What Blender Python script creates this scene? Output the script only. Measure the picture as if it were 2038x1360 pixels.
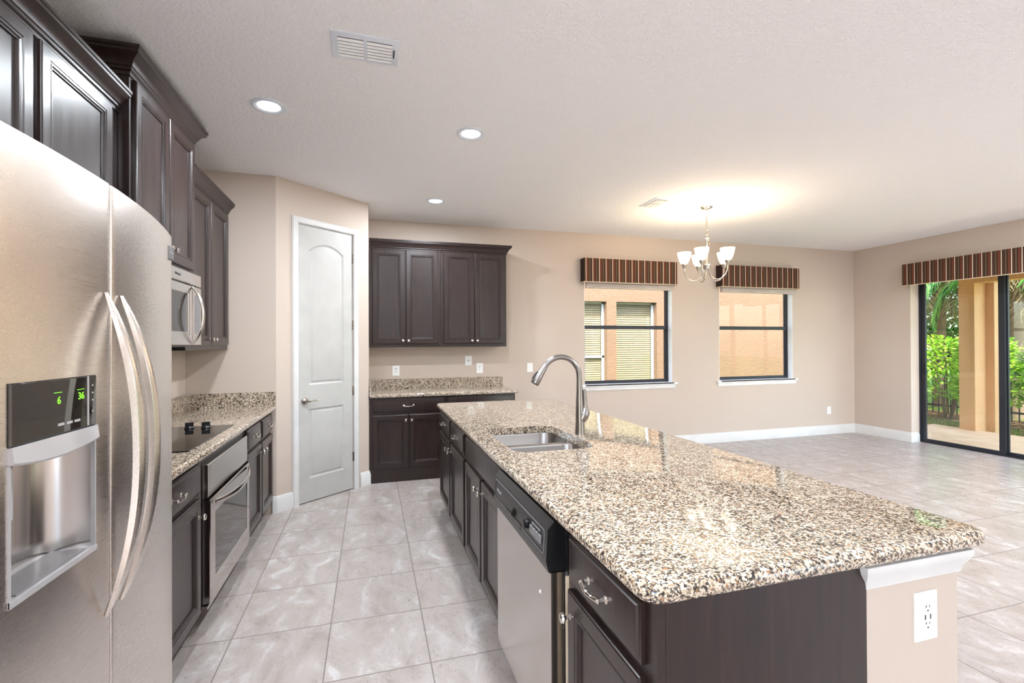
import bpy, bmesh, math, random
from mathutils import Vector, Matrix
random.seed(7)
for o in list(bpy.data.objects): bpy.data.objects.remove(o)
S = bpy.context.scene
C = S.collection
PI = math.pi

# ------------------------------------------------------------------ camera
yaw, pitch, roll, FPX, HC = 0.288395684, 0.00417533, -0.00474297, 950.034, 1.42
fw = Vector((math.sin(yaw)*math.cos(pitch), math.cos(yaw)*math.cos(pitch), math.sin(pitch)))
r0 = Vector((math.cos(yaw), -math.sin(yaw), 0)); u0 = r0.cross(fw)
rr = r0*math.cos(roll)+u0*math.sin(roll); uu = -r0*math.sin(roll)+u0*math.cos(roll)
cam_d = bpy.data.cameras.new('camera'); cam = bpy.data.objects.new('camera', cam_d); C.objects.link(cam)
cam_d.sensor_fit = 'HORIZONTAL'; cam_d.sensor_width = 36; cam_d.lens = FPX/2038*36
cam_d.clip_start = 0.02; cam_d.clip_end = 300
cam.matrix_world = Matrix(((rr.x, uu.x, -fw.x, 0), (rr.y, uu.y, -fw.y, 0), (rr.z, uu.z, -fw.z, HC), (0, 0, 0, 1)))
S.camera = cam

# ------------------------------------------------------------------ sky, sun, exposure
SKY, SUN, EXPO = 0.80, 8.6, 0.85
CAN_W, CAN_FAR_W, BULB_W = 16.0, 36.0, 3.3
w = bpy.data.worlds.new('sky'); S.world = w; w.use_nodes = True
nt = w.node_tree; nt.nodes.clear()
sk = nt.nodes.new('ShaderNodeTexSky'); sk.sky_type = 'NISHITA'; sk.sun_disc = False
sk.sun_elevation = math.radians(52); sk.sun_rotation = math.radians(208); sk.air_density = 1.0; sk.dust_density = 1.5; sk.ozone_density = 1.0
bg = nt.nodes.new('ShaderNodeBackground'); bg.inputs['Strength'].default_value = SKY
wo = nt.nodes.new('ShaderNodeOutputWorld')
nt.links.new(sk.outputs[0], bg.inputs[0]); nt.links.new(bg.outputs[0], wo.inputs[0])
sd = bpy.data.lights.new('sun', 'SUN'); sd.energy = SUN; sd.angle = 0.012; sd.color = (1, .95, .87)
sun = bpy.data.objects.new('sun', sd); C.objects.link(sun)
sun_dir = Vector((-0.32, -0.6, 1.0)).normalized()       # towards the sun
sun.rotation_euler = sun_dir.to_track_quat('Z', 'Y').to_euler(); sun.location = (-6, -8, 18)
vs = S.view_settings
vs.view_transform = 'Standard'; vs.look = 'None'; vs.gamma = 1; vs.use_curve_mapping = False; vs.exposure = EXPO
S.display_settings.display_device = 'sRGB'

# ------------------------------------------------------------------ materials
def lin(c):
    def f(v):
        v /= 255.0
        return v/12.92 if v <= .04045 else ((v+.055)/1.055)**2.4
    return (f(c[0]), f(c[1]), f(c[2]), 1)
class Mat:
    def __init__(s, name):
        s.m = bpy.data.materials.new(name); s.m.use_nodes = True
        s.t = s.m.node_tree; s.t.nodes.clear()
        s.out = s.n('ShaderNodeOutputMaterial')
    def n(s, typ, **kw):
        x = s.t.nodes.new(typ)
        for k, v in kw.items(): setattr(x, k, v)
        return x
    def l(s, a, b): s.t.links.new(a, b)
    def bsdf(s, col=(.8, .8, .8, 1), rough=.5, metal=0, spec=.5, **kw):
        b = s.n('ShaderNodeBsdfPrincipled')
        b.inputs['Base Color'].default_value = col; b.inputs['Roughness'].default_value = rough
        b.inputs['Metallic'].default_value = metal; b.inputs['Specular IOR Level'].default_value = spec
        for k, v in kw.items(): b.inputs[k].default_value = v
        s.l(b.outputs[0], s.out.inputs[0]); s.b = b; return b
    def coord(s, out='Object', scale=(1, 1, 1), loc=(0, 0, 0)):
        tc = s.n('ShaderNodeTexCoord'); mp = s.n('ShaderNodeMapping')
        mp.inputs['Scale'].default_value = scale; mp.inputs['Location'].default_value = loc
        s.l(tc.outputs[out], mp.inputs[0]); return mp.outputs[0]
    def noise(s, vec, scale, detail=2, rough=.5, dist=0):
        x = s.n('ShaderNodeTexNoise'); s.l(vec, x.inputs['Vector'])
        x.inputs['Scale'].default_value = scale; x.inputs['Detail'].default_value = detail
        x.inputs['Roughness'].default_value = rough; x.inputs['Distortion'].default_value = dist
        return x
    def ramp(s, fac, stops, interp='LINEAR'):
        x = s.n('ShaderNodeValToRGB'); x.color_ramp.interpolation = interp
        e = x.color_ramp.elements
        while len(e) < len(stops): e.new(.5)
        for i, (p, c) in enumerate(stops): e[i].position = p; e[i].color = c
        s.l(fac, x.inputs[0]); return x.outputs[0]
    def math(s, op, a, b=None, c=None):
        x = s.n('ShaderNodeMath', operation=op)
        for i, v in enumerate((a, b, c)):
            if v is None: continue
            if isinstance(v, (int, float)): x.inputs[i].default_value = v
            else: s.l(v, x.inputs[i])
        return x.outputs[0]
    def mix(s, fac, a, b, blend='MIX'):
        x = s.n('ShaderNodeMix', data_type='RGBA', blend_type=blend)
        for i, v in ((0, fac), (6, a), (7, b)):
            if isinstance(v, (int, float)): x.inputs[i].default_value = v
            elif isinstance(v, tuple): x.inputs[i].default_value = v
            else: s.l(v, x.inputs[i])
        return x.outputs[2]
    def bump(s, h, strength=.3, dist=.01):
        x = s.n('ShaderNodeBump'); x.inputs['Strength'].default_value = strength; x.inputs['Distance'].default_value = dist
        s.l(h, x.inputs['Height']); s.l(x.outputs[0], s.b.inputs['Normal']); return x

def simple(name, c, rough=.5, metal=0, spec=.5, **kw):
    m = Mat(name); m.bsdf(lin(c), rough, metal, spec, **kw)
    v = m.coord(); n = m.noise(v, 6, 3)
    a = lin(c); lo = tuple(x*.94 for x in a[:3])+(1,); hi = tuple(min(1, x*1.04) for x in a[:3])+(1,)
    m.l(m.ramp(n.outputs[0], [(.3, lo), (.7, hi)]), m.b.inputs['Base Color'])
    return m.m

def wall_mat(name, c, bs=.25, sc=90):
    m = Mat(name); m.bsdf(lin(c), .75, 0, .25)
    v = m.coord(); n = m.noise(v, 1.1, 2)
    a = lin(c); m.l(m.ramp(n.outputs[0], [(.3, tuple(x*.97 for x in a[:3])+(1,)), (.7, tuple(min(1, x*1.02) for x in a[:3])+(1,))]), m.b.inputs['Base Color'])
    m.bump(m.noise(v, sc, 3, .6).outputs[0], bs, .004)
    return m.m

def ceiling_mat():
    m = Mat('ceiling_texture'); m.bsdf(lin((248, 246, 247)), .9, 0, .1)
    v = m.coord()
    n = m.noise(v, 55, 4, .6); h = m.ramp(n.outputs[0], [(.44, (0, 0, 0, 1)), (.56, (1, 1, 1, 1))])
    m.bump(h, .45, .006); return m.m

def tile_mat():
    m = Mat('porcelain_tile'); m.bsdf((.5, .5, .5, 1), .3, 0, .5)
    tc = m.n('ShaderNodeTexCoord'); sep = m.n('ShaderNodeSeparateXYZ'); m.l(tc.outputs['Object'], sep.inputs[0])
    fx = m.math('DIVIDE', m.math('ADD', sep.outputs[0], 50*.4503-.254), .4503)
    fy = m.math('DIVIDE', m.math('ADD', sep.outputs[1], 50*.447-3.043), .447)
    def edge(f):
        fr = m.math('FRACT', f); return m.math('MINIMUM', fr, m.math('SUBTRACT', 1, fr))
    d = m.math('MINIMUM', edge(fx), edge(fy))
    grout = m.math('LESS_THAN', d, .0065)
    cid = m.n('ShaderNodeCombineXYZ'); m.l(m.math('FLOOR', fx), cid.inputs[0]); m.l(m.math('FLOOR', fy), cid.inputs[1])
    wn = m.n('ShaderNodeTexWhiteNoise', noise_dimensions='3D'); m.l(cid.outputs[0], wn.inputs['Vector'])
    # each tile shifts its own marbling
    add = m.n('ShaderNodeVectorMath', operation='MULTIPLY_ADD'); m.l(wn.outputs['Color'], add.inputs[0]); add.inputs[1].default_value = (9, 9, 9); m.l(tc.outputs['Object'], add.inputs[2])
    mp = m.n('ShaderNodeMapping'); mp.inputs['Scale'].default_value = (1.5, .8, 1); mp.inputs['Rotation'].default_value = (0, 0, .6); m.l(add.outputs[0], mp.inputs[0])
    n1 = m.noise(mp.outputs[0], 5.5, 8, .68, .8); n2 = m.noise(mp.outputs[0], 34, 6, .7, 1.0)
    base = m.ramp(n1.outputs[0], [(.3, lin((156, 144, 137))), (.44, lin((172, 161, 155))), (.55, lin((180, 170, 166))), (.62, lin((194, 188, 185))), (.72, lin((210, 207, 205)))])
    pit = m.ramp(n2.outputs[0], [(.30, (1, 1, 1, 1)), (.39, (0, 0, 0, 1))])
    n3 = m.noise(mp.outputs[0], 5, 3, .5); gate = m.ramp(n3.outputs[0], [(.40, (.15, .15, .15, 1)), (.56, (1, 1, 1, 1))])
    pg = m.math('MULTIPLY', m.math('MULTIPLY', pit, gate), .95)
    col = m.mix(pg, base, lin((126, 113, 105)))
    tint = m.ramp(wn.outputs['Value'], [(0, (.96, .96, .96, 1)), (1, (1.0, 1.0, 1.0, 1))])
    col = m.mix(1.0, col, tint, 'MULTIPLY')
    col = m.mix(grout, col, lin((128, 118, 112)))
    m.l(col, m.b.inputs['Base Color'])
    rg = m.ramp(n2.outputs[0], [(.3, (.42, .42, .42, 1)), (.6, (.27, .27, .27, 1))])
    m.l(m.mix(grout, rg, (.8, .8, .8, 1)), m.b.inputs['Roughness'])
    hgt = m.math('SUBTRACT', m.math('MULTIPLY', n2.outputs[0], .25), grout)
    m.bump(hgt, .18, .004); return m.m

def granite_mat():
    m = Mat('speckled_granite'); m.bsdf((.5, .5, .5, 1), .045, 0, .95)
    v = m.coord()
    nz = m.noise(v, 60, 3, .6)
    ad = m.n('ShaderNodeVectorMath', operation='MULTIPLY_ADD'); m.l(nz.outputs['Color'], ad.inputs[0]); ad.inputs[1].default_value = (.014, .014, .014); m.l(v, ad.inputs[2])
    vo = m.n('ShaderNodeTexVoronoi'); vo.inputs['Scale'].default_value = 205; m.l(ad.outputs[0], vo.inputs['Vector'])
    sp = m.n('ShaderNodeSeparateColor'); m.l(vo.outputs['Color'], sp.inputs[0])
    big = m.noise(v, 38, 3, .6)
    k = m.math('ADD', m.math('MULTIPLY', sp.outputs[0], .62), m.math('MULTIPLY', big.outputs[0], .62))
    k = m.math('SUBTRACT', k, .12)
    cr = m.ramp(k, [(0, lin((52, 46, 44))), (.27, lin((84, 74, 66))), (.35, lin((122, 106, 90))), (.43, lin((158, 138, 116))), (.49, lin((190, 171, 148))), (.58, lin((208, 192, 173))), (.7, lin((218, 206, 190)))], 'CONSTANT')
    rust = m.math('GREATER_THAN', sp.outputs[1], .975)
    col = m.mix(rust, cr, lin((168, 118, 76)))
    blk = m.math('GREATER_THAN', sp.outputs[2], .94)
    col = m.mix(blk, col, lin((40, 38, 40)))
    m.l(col, m.b.inputs['Base Color']); return m.m

def wood_mat():
    m = Mat('espresso_wood'); m.bsdf(lin((42, 29, 28)), .33, 0, .4)
    m.b.inputs['Coat Weight'].default_value = .25; m.b.inputs['Coat Roughness'].default_value = .22
    v = m.coord(scale=(14, 14, 1.2)); n = m.noise(v, 3, 5, .6, .4)
    m.l(m.ramp(n.outputs[0], [(.3, lin((33, 23, 22))), (.55, lin((43, 30, 28))), (.75, lin((56, 38, 34)))]), m.b.inputs['Base Color'])
    m.l(m.ramp(n.outputs[0], [(.3, (.28, .28, .28, 1)), (.7, (.36, .36, .36, 1))]), m.b.inputs['Roughness'])
    return m.m

def steel_mat(name, c, rough, axis, amt=.06, bmp=.008):
    m = Mat(name); m.bsdf(lin(c), rough, 1.0)
    sc = [3, 3, 3]; sc[axis] = 3
    for i in range(3):
        if i != axis: sc[i] = 900
    v = m.coord(scale=tuple(sc)); n = m.noise(v, 1, 2, .6)
    m.l(m.math('ADD', m.math('MULTIPLY', n.outputs[0], amt), rough-amt/2), m.b.inputs['Roughness'])
    if bmp: m.bump(n.outputs[0], bmp, .001)
    return m.m

def stripe_mat(axis):
    m = Mat('striped_fabric_'+axis); m.bsdf((.1, .1, .1, 1), .85, 0, .2)
    tc = m.n('ShaderNodeTexCoord'); sep = m.n('ShaderNodeSeparateXYZ'); m.l(tc.outputs['Object'], sep.inputs[0])
    f = m.math('FRACT', m.math('DIVIDE', m.math('ADD', sep.outputs['XYZ'.index(axis)], 50), .0945))
    cr = m.ramp(f, [(0, lin((224, 200, 172))), (.105, lin((58, 42, 38))), (.2, lin((112, 62, 46))), (.42, lin((52, 38, 36))), (.54, lin((104, 86, 62))), (.7, lin((56, 42, 38))), (.8, lin((84, 56, 46))), (.92, lin((50, 38, 36)))], 'CONSTANT')
    m.l(cr, m.b.inputs['Base Color'])
    m.bump(m.noise(m.coord(), 700, 2).outputs[0], .15, .001); return m.m

def glass_mat(name, tint, refl=1.0):
    m = Mat(name)
    tr = m.n('ShaderNodeBsdfTransparent'); tr.inputs[0].default_value = tint
    gl = m.n('ShaderNodeBsdfGlossy'); gl.inputs['Roughness'].default_value = .0
    g = m.n('ShaderNodeNewGeometry'); dt = m.n('ShaderNodeVectorMath', operation='DOT_PRODUCT'); m.l(g.outputs['Normal'], dt.inputs[0]); m.l(g.outputs['Incoming'], dt.inputs[1])
    k = m.math('POWER', m.math('SUBTRACT', 1, m.math('ABSOLUTE', dt.outputs['Value'])), 5)
    fr = m.math('ADD', m.math('MULTIPLY', k, .96), .04)
    mx = m.n('ShaderNodeMixShader'); m.l(m.math('MULTIPLY', fr, refl), mx.inputs[0]); m.l(tr.outputs[0], mx.inputs[1]); m.l(gl.outputs[0], mx.inputs[2])
    m.l(mx.outputs[0], m.out.inputs[0]); return m.m

def emit_mat(name, c, st):
    m = Mat(name); e = m.n('ShaderNodeEmission'); e.inputs[0].default_value = c; e.inputs[1].default_value = st
    m.l(e.outputs[0], m.out.inputs[0]); return m.m

def shade_mat():
    m = Mat('frosted_shade_glass'); m.bsdf(lin((255, 244, 226)), .35, 0, .5)
    m.b.inputs['Emission Color'].default_value = (1, .80, .55, 1); m.b.inputs['Emission Strength'].default_value = .75
    v = m.coord(); n = m.noise(v, 9, 2); m.l(m.ramp(n.outputs[0], [(.3, lin((255, 240, 218))), (.7, lin((255, 248, 236)))]), m.b.inputs['Base Color'])
    return m.m

def stucco_mat(name, c):
    m = Mat(name); m.bsdf(lin(c), .9, 0, .1)
    v = m.coord(); n = m.noise(v, 1.3, 3); a = lin(c)
    m.l(m.ramp(n.outputs[0], [(.3, tuple(x*.93 for x in a[:3])+(1,)), (.7, tuple(min(1, x*1.05) for x in a[:3])+(1,))]), m.b.inputs['Base Color'])
    m.bump(m.noise(v, 28, 5, .65).outputs[0], .7, .02); return m.m

def leaf_mat(name, a, b, c, sc=3):
    m = Mat(name); bs = m.bsdf(lin(b), .42, 0, .45)
    g = m.n('ShaderNodeNewGeometry'); n = m.noise(m.coord(), sc, 3)
    f = m.math('ADD', m.math('MULTIPLY', g.outputs['Random Per Island'], .6), m.math('MULTIPLY', n.outputs[0], .4))
    col = m.ramp(f, [(.2, lin(a)), (.5, lin(b)), (.8, lin(c))])
    m.l(col, bs.inputs['Base Color'])
    tl = m.n('ShaderNodeBsdfTranslucent'); m.l(col, tl.inputs[0])
    mx = m.n('ShaderNodeMixShader'); mx.inputs[0].default_value = .35
    m.l(bs.outputs[0], mx.inputs[1]); m.l(tl.outputs[0], mx.inputs[2]); m.l(mx.outputs[0], m.out.inputs[0])
    return m.m

def ground_mat(name, a, b, c, sc=4, bump=.4):
    m = Mat(name); m.bsdf(lin(b), .9, 0, .1)
    v = m.coord(); n = m.noise(v, sc, 5, .6)
    m.l(m.ramp(n.outputs[0], [(.3, lin(a)), (.5, lin(b)), (.7, lin(c))]), m.b.inputs['Base Color'])
    m.bump(m.noise(v, sc*12, 4).outputs[0], bump, .01); return m.m

M = dict(
    wall=wall_mat('beige_wall_paint', (204, 189, 177)), ceil=ceiling_mat(), tile=tile_mat(), granite=granite_mat(), wood=wood_mat(),
    dark=simple('black_cabinet_gap', (14, 12, 12), .6), trim=simple('white_trim_paint', (220, 219, 218), .35),
    door=simple('white_door_paint', (190, 188, 185), .38), plate=simple('white_plastic', (244, 243, 242), .35), slot=simple('dark_slot', (40, 38, 38), .5),
    fridge=steel_mat('brushed_steel_door', (230, 223, 217), .28, 1, .05, 0), steel=steel_mat('brushed_steel', (205, 200, 196), .2, 1), oven=steel_mat('polished_oven_steel', (200, 194, 190), .14, 1, .03),
    sink=steel_mat('satin_sink_steel', (158, 155, 153), .26, 0), nickel=simple('brushed_nickel', (200, 192, 184), .2, 1), chrome=simple('polished_nickel', (222, 216, 210), .1, 1),
    faucet=simple('stainless_faucet', (150, 146, 144), .26, 1), black=simple('black_plastic', (18, 18, 20), .3), blackg=simple('black_glass', (14, 12, 12), .04, 0, .6),
    ovg=simple('smoked_oven_glass', (84, 78, 76), .05, .7, .6), silver=simple('silver_plastic', (190, 188, 190), .35, .3), grey=simple('grey_plastic', (126, 124, 126), .4),
    stripex=stripe_mat('X'), stripey=stripe_mat('Y'), fabric=simple('cream_shade_fabric', (206, 194, 186), .9), welt=simple('cream_welt', (226, 206, 180), .85),
    bronze=simple('dark_bronze_frame', (42, 44, 52), .4, .3), glass=glass_mat('clear_pane', (.97, .98, .97, 1), .4), sglass=glass_mat('slider_pane', (.93, .96, .94, 1)),
    led=emit_mat('cool_white_diffuser', (.93, .97, 1, 1), 9), green=emit_mat('green_display', (.25, 1, .05, 1), 1.1), can=simple('white_can_trim', (226, 231, 240), .35), louver=simple('white_louver', (250, 250, 250), .4), trim_lit=simple('lit_window_trim', (246, 245, 244), .4), shade=shade_mat(),  # window trim whiter than the other trim: outdoor light put into its colour
    bulb=emit_mat('warm_bulb_glow', (1, .84, .6, 1), 10),
    stucco=stucco_mat('orange_stucco', (126, 102, 82)), stucco2=stucco_mat('tan_stucco', (216, 172, 128)), conc=ground_mat('patio_concrete', (226, 188, 152), (236, 200, 164), (242, 212, 180), 3, .3),
    deck=ground_mat('pale_bounce_deck', (214, 210, 206), (224, 221, 218), (234, 232, 230), 3, .2),  # for the added decks that bounce sunlight indoors
    lawn=ground_mat('lawn_ground', (66, 92, 30), (94, 124, 42), (128, 150, 66), 5, .6), mulch=ground_mat('leaf_litter', (88, 62, 42), (128, 96, 66), (168, 138, 104), 14, .8),
    blade=leaf_mat('grass_blade', (70, 110, 24), (110, 150, 40), (150, 186, 70)), leaf=leaf_mat('hedge_leaf', (72, 128, 22), (146, 196, 44), (206, 232, 96)),
    palm=leaf_mat('palm_leaf', (34, 78, 32), (66, 122, 48), (120, 172, 74)), dry=leaf_mat('dry_palm_leaf', (96, 78, 54), (150, 126, 92), (196, 172, 134)),
    tree=leaf_mat('tree_leaf', (16, 44, 18), (30, 72, 28), (66, 116, 44)), bark=simple('bark', (112, 92, 70), .9), iron=simple('black_iron', (20, 22, 24), .5, .2),
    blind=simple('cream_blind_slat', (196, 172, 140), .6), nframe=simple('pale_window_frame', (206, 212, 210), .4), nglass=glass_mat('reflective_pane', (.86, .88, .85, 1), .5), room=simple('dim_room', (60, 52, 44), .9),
)

# ------------------------------------------------------------------ mesh helpers
OFF = {}
class Fr:
    """local frame: u along, v up, n outwards"""
    def __init__(s, o, U, V, N): s.o, s.U, s.V, s.N = Vector(o), Vector(U), Vector(V), Vector(N)
    def __call__(s, u, v, n): return s.o+s.U*u+s.V*v+s.N*n
WORLD = Fr((0, 0, 0), (1, 0, 0), (0, 1, 0), (0, 0, 1))
class MB:
    def __init__(s): s.bm = bmesh.new()
    def face(s, vs):
        try: return s.bm.faces.new(vs)
        except ValueError: return None
    def box(s, x0, x1, y0, y1, z0, z1, F=WORLD):
        v = [s.bm.verts.new(F(x, y, z)) for x in (x0, x1) for y in (y0, y1) for z in (z0, z1)]
        for q in ((0, 1, 3, 2), (4, 6, 7, 5), (0, 4, 5, 1), (2, 3, 7, 6), (0, 2, 6, 4), (1, 5, 7, 3)): s.face([v[i] for i in q])
        return s
    def bbox(s, x0, x1, y0, y1, z0, z1, b, F=WORLD):
        """box with chamfered front (max third axis) edges, in frame F"""
        s.rings([rect(x0, x1, y0, y1, z0), rect(x0, x1, y0, y1, z1-b), rect(x0+b, x1-b, y0+b, y1-b, z1)], F, True, True); return s
    def rings(s, loops, F=WORLD, c0=False, c1=False, closed=True):
        vv = [[s.bm.verts.new(F(*p)) for p in L] for L in loops]
        n = len(vv[0])
        for a, b in zip(vv, vv[1:]):
            for i in range(n if closed else n-1):
                j = (i+1) % n; s.face([a[i], a[j], b[j], b[i]])
        if c0: s.face(vv[0][::-1])
        if c1: s.face(vv[-1])
        return vv
    def fill(s, loops):
        """planar fill between vertex loops (outer + holes)"""
        es = []
        for L in loops:
            for i in range(len(L)):
                a, b = L[i], L[(i+1) % len(L)]
                e = s.bm.edges.get((a, b)) or s.bm.edges.new((a, b)); es.append(e)
        bmesh.ops.triangle_fill(s.bm, use_beauty=True, use_dissolve=False, edges=es)
    def tube(s, pts, r, seg=10, cap=True, sy=1.0, up=None):
        pts = [Vector(p) for p in pts]; n = len(pts)
        rs = r if isinstance(r, (list, tuple)) else [r]*n
        loops = []; prev = None
        for i, p in enumerate(pts):
            t = (pts[min(i+1, n-1)]-pts[max(i-1, 0)]).normalized()
            if up is not None: a = Vector(up)
            elif prev is None: a = Vector((0, 0, 1)) if abs(t.z) < .9 else Vector((1, 0, 0))
            else: a = prev
            x = (a-t*a.dot(t))
            if x.length < 1e-5: x = t.orthogonal()
            x.normalize(); y = t.cross(x); prev = x
            loops.append([tuple(p+x*(rs[i]*math.cos(2*PI*k/seg))+y*(rs[i]*sy*math.sin(2*PI*k/seg))) for k in range(seg)])
        s.rings(loops, WORLD, cap, cap); return s
    def lathe(s, prof, o, axis=(0, 0, 1), seg=16, c0=True, c1=True):
        ax = Vector(axis).normalized(); x = ax.orthogonal().normalized(); y = ax.cross(x); o = Vector(o)
        s.rings([[tuple(o+ax*h+x*(max(r, 1e-4)*math.cos(2*PI*k/seg))+y*(max(r, 1e-4)*math.sin(2*PI*k/seg))) for k in range(seg)] for r, h in prof], WORLD, c0, c1)
        return s
    def sweep(s, path, prof, cap=True):
        """path: list of (x,y) ; prof: list of (out,z), out to the right of travel; mitred corners"""
        P = [Vector((a, b)) for a, b in path]; loops = []
        for i, p in enumerate(P):
            d1 = (P[i]-P[i-1]).normalized() if i > 0 else None
            d2 = (P[i+1]-P[i]).normalized() if i < len(P)-1 else None
            n1 = Vector((d1.y, -d1.x)) if d1 else None; n2 = Vector((d2.y, -d2.x)) if d2 else None
            if n1 is None: nn = n2
            elif n2 is None: nn = n1
            else:
                nn = (n1+n2).normalized(); nn = nn/max(.2, nn.dot(n1))
            loops.append([(p.x+nn.x*o, p.y+nn.y*o, z) for o, z in prof])
        s.rings(loops, WORLD, cap, cap); return s
    def poly(s, pts, F=WORLD): s.face([s.bm.verts.new(F(*p)) for p in pts]); return s

def rect(a, b, c, d, n): return [(a, c, n), (b, c, n), (b, d, n), (a, d, n)]
def rrect(x0, x1, y0, y1, r, z, seg=6):
    rs = r if isinstance(r, (list, tuple)) else [r]*4; o = []
    for (cx, cy, a0, q) in ((x0, y0, PI, rs[0]), (x1, y0, 1.5*PI, rs[1]), (x1, y1, 0, rs[2]), (x0, y1, .5*PI, rs[3])):
        ox = cx+q if cx == x0 else cx-q; oy = cy+q if cy == y0 else cy-q
        for k in range(seg+1):
            a = a0+.5*PI*k/seg; o.append((ox+q*math.cos(a), oy+q*math.sin(a), z))
    return o

def link(name, mb, mat, parent=None, smooth=True, angle=35, loc=None):
    me = bpy.data.meshes.new(name)
    bmesh.ops.remove_doubles(mb.bm, verts=mb.bm.verts, dist=1e-5)
    bmesh.ops.recalc_face_normals(mb.bm, faces=mb.bm.faces)
    off = Vector((0, 0, 0))
    if parent is not None: off = OFF[parent.name]
    elif loc is not None: off = Vector(loc)
    if off.length: bmesh.ops.translate(mb.bm, vec=-off, verts=mb.bm.verts)
    mb.bm.to_mesh(me); mb.bm.free()
    if smooth:
        me.polygons.foreach_set('use_smooth', [True]*len(me.polygons)); me.set_sharp_from_angle(angle=math.radians(angle))
    me.materials.append(mat)
    o = bpy.data.objects.new(name, me); C.objects.link(o)
    if parent is not None: o.parent = parent
    elif loc is not None: o.location = loc
    OFF[o.name] = off; return o
def part(name, mb, mat, parent, label=None, **k):
    o = link(name, mb, mat, parent, **k)
    if label: o['label'] = label
    return o
def tag(o, label, cat, group=None):
    o['label'] = label; o['category'] = cat
    if group: o['group'] = group
    return o
def thing(name, label, cat, loc, group=None):
    o = bpy.data.objects.new(name, None); C.objects.link(o); o.location = loc; o.empty_display_size = .1
    OFF[o.name] = Vector(loc); return tag(o, label, cat, group)
def struct(name, mb, mat, parent=None, **k):
    o = link(name, mb, mat, parent, **k)
    if parent is None: o['kind'] = 'structure'
    return o
def struct_root(name, loc):
    o = bpy.data.objects.new(name, None); C.objects.link(o); o.location = loc; OFF[o.name] = Vector(loc); o['kind'] = 'structure'; return o
def text_part(name, txt, F, u, v, n, size, mat, parent, depth=.0006, align='CENTER'):
    cu = bpy.data.curves.new('txt', 'FONT'); cu.body = txt; cu.size = size; cu.align_x = align; cu.align_y = 'CENTER'; cu.extrude = depth
    to = bpy.data.objects.new('txt', cu); C.objects.link(to)
    me = bpy.data.meshes.new_from_object(to.evaluated_get(bpy.context.evaluated_depsgraph_get()))
    bpy.data.objects.remove(to); bpy.data.curves.remove(cu)
    for vt in me.vertices: vt.co = F(u+vt.co.x, v+vt.co.y, n+vt.co.z)-OFF[parent.name]
    me.name = name; me.materials.clear(); me.materials.append(mat)
    o = bpy.data.objects.new(name, me); C.objects.link(o); o.parent = parent; OFF[o.name] = OFF[parent.name]; return o

# ------------------------------------------------------------------ room shell
XL, XR, YB, YF, H = -1.43, 7.31, 5.68, -4.6, 2.85
A = Vector((-.765, 4.44, 0)); B = Vector((-.016, 5.06, 0)); DU = (B-A).normalized(); DL = (B-A).length
YS = 4.44                                                       # pantry side wall
DF = Fr(A, DU, (0, 0, 1), (DU.y, -DU.x, 0))                     # pantry door wall frame
struct('floor', MB().box(XL-.15, XR+.16, YF-.15, YB+.15, -.1, 0), M['tile'], smooth=False)
struct('ceiling', MB().box(XL-.15, XR+.16, YF-.15, YB+.15, H, H+.12), M['ceil'], smooth=False)
struct('wall_left', MB().box(XL-.15, XL, -1.0, YB+.15, 0, H).box(XL-.15, XL, YF-.15, -4.3, 0, H).box(XL-.15, XL, -4.3, -1.0, 2.7, H), M['wall'], smooth=False)  # unseen opening added so daylight reaches the kitchen ceiling
struct('wall_pantry_side', MB().box(XL, A.x, YS, YS+.1, 0, H), M['wall'], smooth=False)
mb = MB()
mb.box(0, .2, 0, H, -.1, 0, DF); mb.box(.785, DL, 0, H, -.1, 0, DF); mb.box(.2, .785, 2.495, H, -.1, 0, DF)
struct('wall_pantry_door', mb, M['wall'], smooth=False)
struct('wall_pantry_return', MB().box(B.x-.1, B.x, B.y, YB, 0, H), M['wall'], smooth=False)
# back wall with two windows
W1, W2, WZ0, WZ1 = (2.665, 3.985), (4.765, 6.085), .875, 2.36
mb = MB(); T = .17
mb.box(XL, W1[0], YB, YB+T, 0, H); mb.box(W1[1], W2[0], YB, YB+T, 0, H); mb.box(W2[1], XR+.16, YB, YB+T, 0, H)
for a, b in (W1, W2): mb.box(a, b, YB, YB+T, 0, WZ0); mb.box(a, b, YB, YB+T, WZ1, H)
struct('wall_back', mb, M['wall'], smooth=False)
# right wall with the wide sliding door and a window further along, behind the camera
SY0, SY1, SZ = 2.12, 4.862, 2.42
mb = MB()
mb.box(XR, XR+.16, SY1, YB, 0, H); mb.box(XR, XR+.16, SY0, SY1, SZ, H); mb.box(XR, XR+.16, .9, SY0, 0, H)
mb.box(XR, XR+.16, YF, .9, 0, H)
struct('wall_right', mb, M['wall'], smooth=False)
# front wall, behind the camera, with a glazed opening added to let in daylight
mb = MB()
mb.box(XL, 4.8, YF-.15, YF, 0, H); mb.box(7.1, XR+.16, YF-.15, YF, 0, H); mb.box(4.8, 7.1, YF-.15, YF, 2.7, H)
struct('wall_front', mb, M['wall'], smooth=False)

# baseboards
BP = [(0, 0), (.016, 0), (.016, .095), (.013, .103), (.013, .112), (.008, .122), (.006, .134), (0, .138)]
struct('baseboard_back', MB().sweep([(1.56, YB), (XR, YB)], BP), M['trim'])
struct('baseboard_right', MB().sweep([(XR, YB-.016), (XR, SY1), (XR+.15, SY1)], BP), M['trim'])
pa = DF(.143, 0, 0); pb = DF(.86, 0, 0)
struct('baseboard_pantry_left', MB().sweep([(A.x-.028, YS), (A.x, YS), (pa.x, pa.y)], BP), M['trim'])
struct('baseboard_pantry_right', MB().sweep([(pb.x, pb.y), (B.x, B.y), (B.x, B.y+.03)], BP), M['trim'])

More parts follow.
